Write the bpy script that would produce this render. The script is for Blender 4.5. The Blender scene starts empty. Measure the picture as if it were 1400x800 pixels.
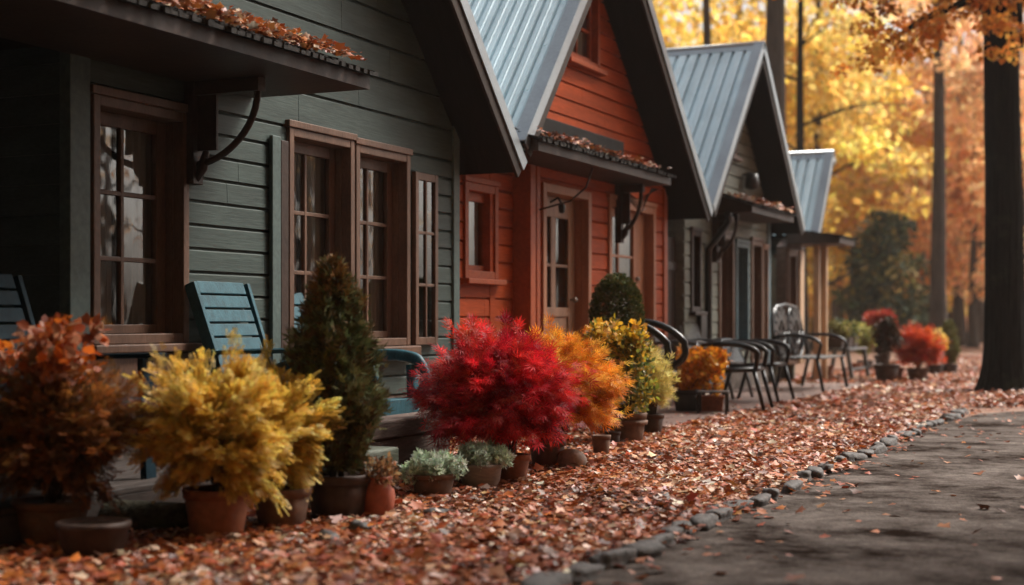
import bpy, math, random
import numpy as np
from mathutils import Vector, Matrix

R = math.radians
rnd = random.Random(11)
rng = np.random.default_rng(7)
scene = bpy.context.scene
COL = scene.collection

# ------------------------------------------------------------------ camera
CAM = Vector((5.5, 0.0, 1.0))
TH = math.atan(910 / 2000.0)
FW = Vector((-math.sin(TH), math.cos(TH), 0))
RT = Vector((math.cos(TH), math.sin(TH), 0))
cam_d = bpy.data.cameras.new('camera')
cam = bpy.data.objects.new('camera', cam_d)
COL.objects.link(cam)
cam.location = CAM
cam.rotation_euler = (R(90), 0, TH)
cam_d.sensor_width = 36
cam_d.lens = 2000 / 1400 * 36
cam_d.shift_y = 37 / 1400
cam_d.clip_end = 2000
cam_d.dof.use_dof = True
cam_d.dof.focus_distance = 9.5
cam_d.dof.aperture_fstop = 1.25
scene.camera = cam


def gp(px, py):
    """ground point seen at that place of the photograph"""
    d = 2000.0 / (py - 437)
    p = CAM + FW * d + RT * ((px - 700) / 2000 * d)
    return p.x, p.y


def far(px, d):
    p = CAM + FW * d + RT * ((px - 700) / 2000 * d)
    return p.x, p.y


# ------------------------------------------------------------------ materials
def nodes(m):
    m.use_nodes = True
    nt = m.node_tree
    return nt, nt.nodes['Principled BSDF']


def mat(name, c, rough=.7, metal=0, var=.25, nscale=3, stretch=(1, 1, 1), bump=.0, bscale=40,
        fine=.12, spec=.5, stain=None, stain_scale=1.2, stain_lo=.52, stain_hi=.7):
    m = bpy.data.materials.new(name)
    nt, b = nodes(m)
    N, L = nt.nodes, nt.links
    tc = N.new('ShaderNodeTexCoord')
    mp = N.new('ShaderNodeMapping')
    mp.inputs['Scale'].default_value = stretch
    L.new(tc.outputs['Object'], mp.inputs['Vector'])
    n1 = N.new('ShaderNodeTexNoise'); n1.inputs['Scale'].default_value = nscale; n1.inputs['Detail'].default_value = 6
    L.new(mp.outputs[0], n1.inputs['Vector'])
    n2 = N.new('ShaderNodeTexNoise'); n2.inputs['Scale'].default_value = bscale; n2.inputs['Detail'].default_value = 5
    L.new(mp.outputs[0], n2.inputs['Vector'])
    r = N.new('ShaderNodeValToRGB')
    r.color_ramp.elements[0].position = .3; r.color_ramp.elements[1].position = .7
    r.color_ramp.elements[0].color = tuple(x * (1 - var) for x in c) + (1,)
    r.color_ramp.elements[1].color = tuple(min(1, x * (1 + var)) for x in c) + (1,)
    L.new(n1.outputs['Fac'], r.inputs['Fac'])
    mx = N.new('ShaderNodeMix'); mx.data_type = 'RGBA'; mx.blend_type = 'OVERLAY'
    mx.inputs['Factor'].default_value = fine * 4 if fine < .25 else 1
    L.new(r.outputs['Color'], mx.inputs[6]); L.new(n2.outputs['Fac'], mx.inputs[7])
    out = mx.outputs[2]
    if stain:
        n3 = N.new('ShaderNodeTexNoise'); n3.inputs['Scale'].default_value = stain_scale; n3.inputs['Detail'].default_value = 8
        n3.inputs['Roughness'].default_value = .65
        L.new(tc.outputs['Object'], n3.inputs['Vector'])
        r3 = N.new('ShaderNodeValToRGB'); r3.color_ramp.elements[0].position = stain_lo; r3.color_ramp.elements[1].position = stain_hi
        L.new(n3.outputs['Fac'], r3.inputs['Fac'])
        m3 = N.new('ShaderNodeMix'); m3.data_type = 'RGBA'
        L.new(r3.outputs['Color'], m3.inputs['Factor']); L.new(out, m3.inputs[6]); m3.inputs[7].default_value = tuple(stain) + (1,)
        out = m3.outputs[2]
    L.new(out, b.inputs['Base Color'])
    b.inputs['Roughness'].default_value = rough
    b.inputs['Metallic'].default_value = metal
    b.inputs['Specular IOR Level'].default_value = spec
    if bump:
        bp = N.new('ShaderNodeBump'); bp.inputs['Strength'].default_value = bump; bp.inputs['Distance'].default_value = .02
        L.new(n2.outputs['Fac'], bp.inputs['Height']); L.new(bp.outputs[0], b.inputs['Normal'])
    return m


def leafmat(name, rough=.5, trans=.35, spec=.4):
    m = bpy.data.materials.new(name)
    nt, b = nodes(m)
    N, L = nt.nodes, nt.links
    a = N.new('ShaderNodeAttribute'); a.attribute_name = 'Col'
    L.new(a.outputs['Color'], b.inputs['Base Color'])
    b.inputs['Roughness'].default_value = rough
    b.inputs['Specular IOR Level'].default_value = spec
    if trans > 0:
        t = N.new('ShaderNodeBsdfTranslucent'); L.new(a.outputs['Color'], t.inputs['Color'])
        mx = N.new('ShaderNodeMixShader'); mx.inputs[0].default_value = trans
        L.new(b.outputs[0], mx.inputs[1]); L.new(t.outputs[0], mx.inputs[2])
        L.new(mx.outputs[0], N['Material Output'].inputs['Surface'])
    return m


def glassmat():
    m = bpy.data.materials.new('window_glass'); m.use_nodes = True
    nt = m.node_tree; N, L = nt.nodes, nt.links
    N.remove(N['Principled BSDF'])
    t = N.new('ShaderNodeBsdfTransparent'); t.inputs[0].default_value = (.9, .91, .9, 1)
    g = N.new('ShaderNodeBsdfGlossy'); g.inputs['Roughness'].default_value = .03
    g.inputs['Color'].default_value = (.95, .95, .95, 1)
    f = N.new('ShaderNodeFresnel'); f.inputs['IOR'].default_value = 2.3
    n = N.new('ShaderNodeTexNoise'); n.inputs['Scale'].default_value = 2.5
    tc = N.new('ShaderNodeTexCoord'); L.new(tc.outputs['Object'], n.inputs['Vector'])
    bp = N.new('ShaderNodeBump'); bp.inputs['Strength'].default_value = .10; bp.inputs['Distance'].default_value = .03
    L.new(n.outputs['Fac'], bp.inputs['Height']); L.new(bp.outputs[0], g.inputs['Normal'])
    mx = N.new('ShaderNodeMixShader')
    L.new(f.outputs[0], mx.inputs[0]); L.new(t.outputs[0], mx.inputs[1]); L.new(g.outputs[0], mx.inputs[2])
    L.new(mx.outputs[0], N['Material Output'].inputs['Surface'])
    return m


GR = (12, 2, 45)      # grain along the street (boards run along Y)
M = {}
M['green'] = mat('green_paint', (.045, .063, .056), .55, var=.22, nscale=1.2, stretch=(3, .8, 9), bump=.12, bscale=9, stain=(.03, .037, .032), stain_lo=.58, stain_hi=.8, spec=0.22)
M['greentrim'] = mat('green_trim_paint', (.075, .105, .098), .5, var=.15, nscale=3, bump=.08, bscale=30, spec=0.22)
M['red'] = mat('rust_red_paint', (.34, .058, .015), .55, var=.2, nscale=1.2, stretch=(3, .8, 9), bump=.12, bscale=9, stain=(.24, .042, .014), stain_lo=.56, stain_hi=.8, spec=0.08)
M['redtrim'] = mat('red_trim_paint', (.31, .062, .016), .5, var=.15, nscale=4, bump=.08, bscale=30, spec=0.22)
M['olive'] = mat('olive_grey_paint', (.15, .155, .125), .6, var=.2, nscale=1.2, stretch=(3, .8, 9), bump=.1, bscale=9, stain=(.11, .11, .09), stain_lo=.55, stain_hi=.8, spec=0.22)
M['teal'] = mat('teal_corner_paint', (.09, .14, .16), .5, var=.15, spec=0.22)
M['brown'] = mat('brown_window_paint', (.115, .064, .042), .45, var=.25, nscale=3, stretch=(3, 3, 1), bump=.1, bscale=25, spec=0.25)
M['dkbrown'] = mat('dark_brown_wood', (.035, .019, .013), .5, var=.3, nscale=4, bump=.15, bscale=25, spec=0.25)
M['tan'] = mat('tan_door_paint', (.27, .15, .095), .45, var=.18, nscale=3, stretch=(3, 3, 1), bump=.08, spec=0.25)
M['salmon'] = mat('salmon_frame_paint', (.33, .14, .075), .5, var=.15, nscale=3, stretch=(3, 3, 1), spec=0.25)
M['post'] = mat('pale_wood_post', (.5, .33, .2), .55, var=.2, nscale=3, stretch=(6, 6, 1))
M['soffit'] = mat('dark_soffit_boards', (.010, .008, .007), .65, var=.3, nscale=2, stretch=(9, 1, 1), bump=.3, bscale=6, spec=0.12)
M['fascia'] = mat('fascia_board', (.04, .03, .025), .5, var=.25, nscale=3, bump=.1, spec=0.12)
M['metal'] = mat('weathered_roof_metal', (.50, .62, .67), .5, .2, var=.16, nscale=1.1, stretch=(3, .5, .5), bump=.03, bscale=20, fine=.06, stain=(.38, .47, .51), stain_scale=1.8, stain_lo=.5, stain_hi=.85)
M['flash'] = mat('roof_edge_metal', (.30, .33, .35), .35, .8, var=.12, nscale=2, fine=.05)
M['flashdk'] = mat('brown_edge_metal', (.2, .17, .15), .4, .5, var=.15, nscale=2, fine=.05)
M['shingle'] = mat('dark_shingles', (.026, .023, .021), .8, var=.35, nscale=6, bump=.4, bscale=30, spec=0.12)
M['inner'] = mat('dark_interior', (.05, .042, .036), .9, var=.1)
M['curtain'] = mat('pale_curtain', (.80, .77, .76), .9, var=.12, nscale=4, stretch=(1, 8, 1), fine=.1)
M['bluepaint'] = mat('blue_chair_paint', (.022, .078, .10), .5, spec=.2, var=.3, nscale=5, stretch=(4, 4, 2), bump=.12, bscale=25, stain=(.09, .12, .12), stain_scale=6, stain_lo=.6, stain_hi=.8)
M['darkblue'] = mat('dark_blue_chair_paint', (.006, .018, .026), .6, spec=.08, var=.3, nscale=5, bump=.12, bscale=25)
M['iron'] = mat('black_painted_iron', (.016, .017, .018), .28, .3, var=.25, nscale=12, bump=.05, bscale=60)
M['greymetal'] = mat('grey_painted_metal', (.10, .11, .115), .35, .4, var=.2, nscale=8, bump=.05)
M['mesh'] = mat('grey_sling_fabric', (.16, .165, .165), .7, var=.2, nscale=14)
M['terra'] = mat('terracotta', (.25, .095, .05), .75, var=.25, nscale=6, bump=.15, bscale=30, stain=(.2, .15, .12), stain_scale=7, stain_lo=.58, stain_hi=.75, spec=0.25)
M['terrared'] = mat('red_terracotta', (.32, .075, .035), .6, var=.2, nscale=6, bump=.1, bscale=30)
M['clay'] = mat('brown_clay', (.13, .07, .045), .7, var=.3, nscale=6, bump=.15, bscale=30, stain=(.18, .14, .11), stain_scale=9, stain_lo=.6, stain_hi=.78, spec=0.25)
M['stoneware'] = mat('grey_brown_stoneware', (.21, .16, .125), .6, var=.3, nscale=5, stretch=(1, 1, 4), bump=.12, bscale=25)
M['plastic'] = mat('black_plastic', (.014, .013, .013), .35, var=.2)
M['dkpot'] = mat('dark_brown_pot_clay', (.055, .033, .025), .55, var=.3, nscale=6, bump=.12, bscale=25, spec=0.25)
M['soil'] = mat('potting_soil', (.03, .02, .014), .95, var=.4, nscale=20, bump=.6, bscale=60, spec=0.12)
M['stem'] = mat('twig_bark', (.06, .038, .026), .85, var=.3, nscale=12, bump=.3)
M['steps'] = mat('weathered_green_timber', (.085, .095, .075), .7, var=.35, nscale=3, stretch=(3, 1, 6), bump=.3, bscale=14, stain=(.05, .06, .025), stain_scale=3, stain_lo=.5, stain_hi=.75, spec=0.25)
M['stepbrown'] = mat('weathered_brown_timber', (.10, .07, .058), .7, var=.35, nscale=3, stretch=(3, 1, 6), bump=.3, bscale=14, spec=0.25)
M['deck'] = mat('porch_planks', (.035, .026, .022), .6, var=.35, nscale=3, stretch=(8, 1, 8), bump=.2, bscale=14, spec=0.25)
M['found'] = mat('foundation_stone', (.14, .115, .10), .85, var=.4, nscale=7, bump=.6, bscale=16, spec=0.12)
M['stone'] = mat('kerb_stone', (.10, .092, .088), .7, var=.35, nscale=9, bump=.5, bscale=30, stain=(.045, .04, .036), stain_scale=9, stain_lo=.5, stain_hi=.7, spec=0.25)
M['dkstone'] = mat('dark_rock', (.045, .04, .038), .6, var=.4, nscale=9, bump=.5, bscale=30)
M['palestone'] = mat('pale_boulder', (.27, .21, .175), .65, var=.25, nscale=9, bump=.25, bscale=35, stain=(.12, .09, .07), stain_scale=8, stain_lo=.55, stain_hi=.75)
M['log'] = mat('mossy_bark', (.05, .045, .03), .9, var=.45, nscale=9, stretch=(4, 1, 4), bump=.8, bscale=14, stain=(.06, .075, .03), stain_scale=5, spec=0.12)
M['bark'] = mat('dark_bark', (.008, .0065, .006), .9, var=.45, nscale=5, stretch=(5, 5, .6), bump=1.0, bscale=6, stain=(.035, .04, .02), stain_scale=1.5, stain_lo=.55, stain_hi=.8, spec=0.12)
M['barkfar'] = mat('grey_brown_bark', (.06, .048, .04), .9, var=.35, nscale=4, stretch=(4, 4, .5), bump=.8, bscale=6, spec=0.12)
M['leaf'] = leafmat('plant_leaves', .5, .45)
M['bgleaf'] = leafmat('tree_leaves', .55, .65, .2)
M['needle'] = leafmat('evergreen_leaves', .6, .12, .3)
M['litter'] = leafmat('fallen_leaf', .5, .12, .45)
M['glass'] = glassmat()
M['lampglass'] = mat('lamp_glass', (.35, .33, .28), .2)


def groundmat():
    m = bpy.data.materials.new('leafy_soil'); nt, b = nodes(m); N, L = nt.nodes, nt.links
    tc = N.new('ShaderNodeTexCoord')
    v = N.new('ShaderNodeTexVoronoi'); v.inputs['Scale'].default_value = 11
    n0 = N.new('ShaderNodeTexNoise'); n0.inputs['Scale'].default_value = 6
    mx0 = N.new('ShaderNodeMix'); mx0.data_type = 'VECTOR'; mx0.inputs['Factor'].default_value = .12
    L.new(tc.outputs['Object'], n0.inputs['Vector']); L.new(tc.outputs['Object'], mx0.inputs[4]); L.new(n0.outputs['Color'], mx0.inputs[5])
    L.new(mx0.outputs[1], v.inputs['Vector'])
    sp = N.new('ShaderNodeSeparateColor'); L.new(v.outputs['Color'], sp.inputs[0])
    r = N.new('ShaderNodeValToRGB'); cr = r.color_ramp
    cr.elements[0].position = 0; cr.elements[0].color = (.05, .022, .012, 1)
    cr.elements[1].position = 1; cr.elements[1].color = (.25, .14, .09, 1)
    for p, c in ((.3, (.15, .055, .024)), (.55, (.22, .08, .028)), (.8, (.18, .10, .06))):
        e = cr.elements.new(p); e.color = c + (1,)
    L.new(sp.outputs[0], r.inputs['Fac'])
    L.new(r.outputs['Color'], b.inputs['Base Color'])
    b.inputs['Roughness'].default_value = .6
    bp = N.new('ShaderNodeBump'); bp.inputs['Strength'].default_value = .8; bp.inputs['Distance'].default_value = .03
    L.new(sp.outputs[1], bp.inputs['Height']); L.new(bp.outputs[0], b.inputs['Normal'])
    return m


def roadmat():
    m = bpy.data.materials.new('worn_gravel_road'); nt, b = nodes(m); N, L = nt.nodes, nt.links
    tc = N.new('ShaderNodeTexCoord')

    def noise(s, d=6, rough=.6):
        n = N.new('ShaderNodeTexNoise'); n.inputs['Scale'].default_value = s; n.inputs['Detail'].default_value = d
        n.inputs['Roughness'].default_value = rough
        L.new(tc.outputs['Object'], n.inputs['Vector']); return n
    a, f, g = noise(1.7, 10, .72), noise(60, 4, .7), noise(9, 8, .7)
    r = N.new('ShaderNodeValToRGB'); cr = r.color_ramp
    cr.elements[0].position = .38; cr.elements[0].color = (.022, .015, .012, 1)
    cr.elements[1].position = .60; cr.elements[1].color = (.17, .145, .13, 1)
    L.new(a.outputs['Fac'], r.inputs['Fac'])
    mx = N.new('ShaderNodeMix'); mx.data_type = 'RGBA'; mx.blend_type = 'OVERLAY'; mx.inputs['Factor'].default_value = .8
    L.new(r.outputs['Color'], mx.inputs[6]); L.new(f.outputs['Fac'], mx.inputs[7])
    m2 = N.new('ShaderNodeMix'); m2.data_type = 'RGBA'; m2.blend_type = 'OVERLAY'; m2.inputs['Factor'].default_value = .7
    L.new(mx.outputs[2], m2.inputs[6]); L.new(g.outputs['Fac'], m2.inputs[7])
    L.new(m2.outputs[2], b.inputs['Base Color']); b.inputs['Specular IOR Level'].default_value = .0
    rr = N.new('ShaderNodeMapRange'); rr.inputs['To Min'].default_value = .45; rr.inputs['To Max'].default_value = .85
    L.new(a.outputs['Fac'], rr.inputs[0]); L.new(rr.outputs[0], b.inputs['Roughness'])
    ad = N.new('ShaderNodeMath'); ad.operation = 'ADD'; L.new(f.outputs['Fac'], ad.inputs[0]); L.new(g.outputs['Fac'], ad.inputs[1])
    bp = N.new('ShaderNodeBump'); bp.inputs['Strength'].default_value = .7; bp.inputs['Distance'].default_value = .02
    L.new(ad.outputs[0], bp.inputs['Height']); L.new(bp.outputs[0], b.inputs['Normal'])
    return m


def brickmat():
    m = bpy.data.materials.new('brick_paving'); nt, b = nodes(m); N, L = nt.nodes, nt.links
    tc = N.new('ShaderNodeTexCoord')
    br = N.new('ShaderNodeTexBrick'); br.inputs['Scale'].default_value = 4.5
    br.inputs['Color1'].default_value = (.17, .085, .06, 1); br.inputs['Color2'].default_value = (.11, .065, .05, 1)
    br.inputs['Mortar'].default_value = (.06, .05, .045, 1)
    L.new(tc.outputs['Object'], br.inputs['Vector'])
    n = N.new('ShaderNodeTexNoise'); n.inputs['Scale'].default_value = 12; n.inputs['Detail'].default_value = 6
    L.new(tc.outputs['Object'], n.inputs['Vector'])
    mx = N.new('ShaderNodeMix'); mx.data_type = 'RGBA'; mx.blend_type = 'OVERLAY'; mx.inputs['Factor'].default_value = .6
    L.new(br.outputs['Color'], mx.inputs[6]); L.new(n.outputs['Fac'], mx.inputs[7])
    L.new(mx.outputs[2], b.inputs['Base Color']); b.inputs['Roughness'].default_value = .65
    bp = N.new('ShaderNodeBump'); bp.inputs['Strength'].default_value = .5; bp.inputs['Distance'].default_value = .01
    L.new(br.outputs['Fac'], bp.inputs['Height']); bp.invert = True; L.new(bp.outputs[0], b.inputs['Normal'])
    return m


M['ground'] = groundmat(); M['road'] = roadmat(); M['brick'] = brickmat()

# ------------------------------------------------------------------ object helpers
ORG = {}


def tag(o, label=None, cat=None, group=None, kind=None):
    if label: o['label'] = label
    if cat: o['category'] = cat
    if group: o['group'] = group
    if kind: o['kind'] = kind
    return o


def thing(name, loc, label, cat, group=None, rz=0):
    o = bpy.data.objects.new(name, None)
    o.empty_display_size = .1
    COL.objects.link(o)
    o.location = loc; o.rotation_euler = (0, 0, rz)
    ORG[o] = Vector(loc)
    return tag(o, label, cat, group)


def link(name, me, parent=None, local=False):
    o = bpy.data.objects.new(name, me)
    COL.objects.link(o)
    if parent is not None:
        o.parent = parent
        ORG[o] = ORG[parent]
        if not local:
            me.transform(Matrix.Translation(-ORG[parent]))
    else:
        ORG[o] = Vector((0, 0, 0))
    return o


def copy_tree(o, parent=None):
    c = o.copy(); COL.objects.link(c); c.parent = parent
    for ch in list(o.children):
        copy_tree(ch, c)
    return c


class MB:
    def __init__(s): s.v = []; s.f = []; s.sm = []

    def poly(s, pts, sm=False):
        n = len(s.v); s.v += [tuple(p) for p in pts]; s.f.append(tuple(range(n, n + len(pts)))); s.sm.append(sm)

    def hexa(s, p):  # 8 points: bottom 4 (ccw), top 4
        n = len(s.v); s.v += [tuple(q) for q in p]
        for f in ((3, 2, 1, 0), (4, 5, 6, 7), (0, 1, 5, 4), (1, 2, 6, 5), (2, 3, 7, 6), (3, 0, 4, 7)):
            s.f.append(tuple(n + i for i in f)); s.sm.append(False)
        return s

    def box(s, x0, x1, y0, y1, z0, z1):
        return s.hexa([(x0, y0, z0), (x1, y0, z0), (x1, y1, z0), (x0, y1, z0), (x0, y0, z1), (x1, y0, z1), (x1, y1, z1), (x0, y1, z1)])

    def bar(s, a, b, w, t, up=(0, 0, 1)):
        a, b, up = Vector(a), Vector(b), Vector(up)
        d = (b - a).normalized(); sd = d.cross(up)
        if sd.length < 1e-4: sd = Vector((1, 0, 0))
        sd.normalize(); u = sd.cross(d)
        sd *= w / 2; u *= t / 2
        return s.hexa([a - sd - u, a + sd - u, b + sd - u, b - sd - u, a - sd + u, a + sd + u, b + sd + u, b - sd + u])

    def tube(s, pts, r, n=8, cap=True):
        pts = [Vector(p) for p in pts]
        if not isinstance(r, (list, tuple)): r = [r] * len(pts)
        base = len(s.v); prev = None
        for i, p in enumerate(pts):
            d = (pts[min(i + 1, len(pts) - 1)] - pts[max(i - 1, 0)]).normalized()
            ref = Vector((0, 0, 1)) if abs(d.z) < .9 else Vector((1, 0, 0))
            a = d.cross(ref).normalized() if prev is None else (prev - d * prev.dot(d)).normalized()
            prev = a; b = d.cross(a)
            for k in range(n):
                t = 2 * math.pi * k / n
                s.v.append(tuple(p + (a * math.cos(t) + b * math.sin(t)) * r[i]))
        for i in range(len(pts) - 1):
            for k in range(n):
                k2 = (k + 1) % n
                s.f.append((base + i * n + k, base + i * n + k2, base + (i + 1) * n + k2, base + (i + 1) * n + k)); s.sm.append(True)
        if cap:
            s.f.append(tuple(base + k for k in range(n))[::-1]); s.sm.append(False)
            e = base + (len(pts) - 1) * n
            s.f.append(tuple(e + k for k in range(n))); s.sm.append(False)
        return s

    def lathe(s, prof, n=28, c=(0, 0, 0)):
        base = len(s.v)
        for (r, z) in prof:
            for k in range(n):
                t = 2 * math.pi * k / n
                s.v.append((c[0] + r * math.cos(t), c[1] + r * math.sin(t), c[2] + z))
        for i in range(len(prof) - 1):
            for k in range(n):
                k2 = (k + 1) % n
                s.f.append((base + i * n + k, base + i * n + k2, base + (i + 1) * n + k2, base + (i + 1) * n + k)); s.sm.append(True)
        s.f.append(tuple(base + k for k in range(n))[::-1]); s.sm.append(False)
        e = base + (len(prof) - 1) * n
        s.f.append(tuple(e + k for k in range(n))); s.sm.append(False)
        return s

    def build(s, name, m, parent=None, local=False, bevel=0):
        me = bpy.data.meshes.new(name)
        me.from_pydata(s.v, [], s.f)
        me.polygons.foreach_set('use_smooth', s.sm)
        me.materials.append(m)
        me.update()
        o = link(name, me, parent, local)
        if bevel:
            b = o.modifiers.new('bevel', 'BEVEL'); b.width = bevel; b.segments = 2; b.limit_method = 'ANGLE'
        return o


# leaf templates: vertices and faces, length along +x
def T_diamond(w=.28):
    return np.array([(0, 0, 0), (.45, w, .07), (1, 0, -.06), (.45, -w, .07)]), [(0, 1, 2), (0, 2, 3)]


def T_round():
    return np.array([(0, 0, 0), (.25, .34, .06), (.65, .38, .05), (1, .05, -.06), (.65, -.38, .05), (.25, -.34, .06)]), [(0, 1, 2, 3), (0, 3, 4, 5)]


def T_maple():
    h = [(0.06, .0), (.02, .22), (-.06, .42), (.2, .36), (.34, .62), (.44, .4), (.6, .46), (.62, .3), (.8, .22), (1, 0)]
    up = [(x, y, .10 * abs(y) * 2) for x, y in h]
    dn = [(x, -y, .10 * abs(y) * 2) for x, y in h[1:-1]]
    v = up + dn
    f1 = tuple(range(len(h)))
    f2 = (0, len(h) - 1) + tuple(len(h) + i for i in range(len(dn) - 1, -1, -1))
    return np.array(v), [f1[::-1], f2[::-1]]


def T_litter():
    h = [(.04, 0), (-.04, .36), (.26, .30), (.42, .56), (.60, .26), (1, 0)]
    up = [(x, y, .22 * abs(y)) for x, y in h]; dn = [(x, -y, .22 * abs(y)) for x, y in h[1:-1]]
    n = len(h)
    return np.array(up + dn), [tuple(range(n))[::-1], ((0, n - 1) + tuple(n + i for i in range(n - 3, -1, -1)))[::-1]]


def T_feather(n=5, spread=70, w=.045, side=.75):
    v = []; f = []
    for k in range(n):
        a = R(-spread + 2 * spread * k / (n - 1)); l = 1 - (1 - side) * abs(-1 + 2 * k / (n - 1))
        c, s_ = math.cos(a), math.sin(a); b = len(v)
        v += [(0, 0, 0), (l * .5 * c - w * s_, l * .5 * s_ + w * c, .03), (l * c, l * s_, -.05), (l * .5 * c + w * s_, l * .5 * s_ - w * c, .03)]
        f.append((b, b + 1, b + 2, b + 3))
    return np.array(v), f


def T_pinnate(n=4, w=.055):
    v = []; f = []

    def lf(o, a, l):
        c, s_ = math.cos(a), math.sin(a); b = len(v)
        v.extend([(o, 0, 0), (o + l * .5 * c - w * s_, l * .5 * s_ + w * c, .03), (o + l * c, l * s_, -.03), (o + l * .5 * c + w * s_, l * .5 * s_ - w * c, .03)])
        f.append((b, b + 1, b + 2, b + 3))
    for i in range(n):
        o = .1 + .6 * i / (n - 1)
        for sg in (1, -1): lf(o, sg * R(48), .42 - .05 * i)
    lf(.68, 0, .34)
    return np.array(v), f


def inst(name, tpl, pos, fwd, nrm, size, col, m, parent=None, local=True):
    T, F = tpl
    pos = np.asarray(pos, float); N = len(pos)
    f = fwd / (np.linalg.norm(fwd, axis=1, keepdims=True) + 1e-9)
    y = np.cross(nrm, f); y /= (np.linalg.norm(y, axis=1, keepdims=True) + 1e-9)
    z = np.cross(f, y)
    s = np.asarray(size, float)[:, None, None]
    V = (T[None, :, 0:1] * f[:, None, :] + T[None, :, 1:2] * y[:, None, :] + T[None, :, 2:3] * z[:, None, :]) * s + pos[:, None, :]
    nt = len(T)
    lv = np.concatenate([np.array(q) for q in F]); ln = np.array([len(q) for q in F])
    loops = (lv[None, :] + (np.arange(N) * nt)[:, None]).ravel()
    tot = np.tile(ln, N); start = np.concatenate([[0], np.cumsum(tot)[:-1]])
    me = bpy.data.meshes.new(name)
    me.vertices.add(N * nt); me.vertices.foreach_set('co', V.ravel())
    me.loops.add(len(loops)); me.loops.foreach_set('vertex_index', loops.astype(np.int32))
    me.polygons.add(len(tot)); me.polygons.foreach_set('loop_start', start.astype(np.int32))
    a = me.attributes.new('Col', 'FLOAT_COLOR', 'POINT')
    c4 = np.ones((N, nt, 4)); c4[:, :, :3] = np.clip(col, 0, 1)[:, None, :]
    a.data.foreach_set('color', c4.ravel())
    me.materials.append(m)
    me.update(calc_edges=True); me.validate()
    return link(name, me, parent, local)


def palette(cols, n, idx=None, jit=.18):
    cols = np.array(cols); k = rng.integers(0, len(cols), n) if idx is None else idx
    return cols[k] * (1 + rng.normal(0, jit, (n, 1))) * (1 + rng.normal(0, jit * .35, (n, 3)))


def unit(v): return v / (np.linalg.norm(v, axis=1, keepdims=True) + 1e-9)


def twig_crown(name, root, c, rx, rz, nt, nl, size, tpl, cols, m, lean=(0, 0), lo=-40, jit=.02, clus=.5, base_z=None, jd=.38):
    """drooping layered crown: leaves along arching twigs"""
    az = rng.uniform(0, 2 * np.pi, nt); sel = rng.uniform(math.sin(R(lo)), 1, nt); el = np.arcsin(sel)
    rr = rng.uniform(.78, 1.08, nt) * (1 + .12 * np.sin(3 * az + 1.3) + .10 * np.sin(5 * el + 2 * az))
    rr *= np.where(rng.random(nt) < .16, rng.uniform(1.05, 1.28, nt), 1)
    P = np.stack([rx * rr * np.cos(el) * np.cos(az), rx * rr * np.cos(el) * np.sin(az), rz * rr * np.sin(el)], 1) + np.array(c)
    S = np.tile(np.array([c[0] * .5, c[1] * .5, (base_z if base_z is not None else c[2] - rz * .6)]), (nt, 1)) + rng.normal(0, rx * .08, (nt, 3))
    Mi = (S + P) / 2; Mi[:, 2] += rz * .38
    t = rng.uniform(.38, 1, (nt, nl))[:, :, None]
    X = (1 - t) ** 2 * S[:, None] + 2 * t * (1 - t) * Mi[:, None] + t ** 2 * P[:, None]
    D = 2 * (1 - t) * (Mi - S)[:, None] + 2 * t * (P - Mi)[:, None]
    n = nt * nl
    X = X.reshape(-1, 3) + rng.normal(0, jit, (n, 3)); D = unit(D.reshape(-1, 3)) + rng.normal(0, jd, (n, 3))
    D[:, 2] -= .12
    nr = np.array([0, 0, 1.]) + rng.normal(0, .45, (n, 3)) + .4 * unit(X - np.array(c))
    cidx = np.repeat(rng.integers(0, len(cols), nt), nl)
    mixr = rng.random(n) < (1 - clus); cidx[mixr] = rng.integers(0, len(cols), mixr.sum())
    tw = np.repeat(1 + rng.normal(0, .16, nt), nl)[:, None]
    o = inst(name, tpl, X, D, nr, size * rng.uniform(.65, 1.25, n), palette(cols, n, cidx) * tw, m, root)
    # twigs
    mb = MB()
    for k in range(0, nt, max(1, nt // 26)):
        q = [tuple((1 - u) ** 2 * S[k] + 2 * u * (1 - u) * Mi[k] + u * u * P[k]) for u in (0, .3, .6, .85)]
        mb.tube(q, [.007, .005, .0035, .002], 5)
    return o, mb


def clump_crown(name, root, centers, radii, n, size, tpl, cols, m, up=.3, shell=.55, flat=1, jitd=.6, cvar=.15):
    centers = np.array(centers, float); radii = np.array(radii, float)
    if radii.ndim == 1: radii = np.repeat(radii[:, None], 3, 1) * np.array([1, 1, flat])
    w = radii[:, 0] ** 2; k = rng.choice(len(centers), n, p=w / w.sum())
    d = unit(rng.normal(0, 1, (n, 3)))
    r = shell + (1.08 - shell) * rng.random(n) ** .7
    X = centers[k] + d * radii[k] * r[:, None]
    fw = d + rng.normal(0, jitd, (n, 3)); fw[:, 2] += up
    nr = d + rng.normal(0, .5, (n, 3)) + np.array([0, 0, .4])
    kc = rng.integers(0, len(cols), len(centers))[k]
    mixr = rng.random(n) < .55; kc[mixr] = rng.integers(0, len(cols), mixr.sum())
    tw = (1 + rng.normal(0, cvar, len(centers)))[k][:, None]
    return inst(name, tpl, X, fw, nr, size * rng.uniform(.65, 1.25, n), palette(cols, n, kc) * tw, m, root)


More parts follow.
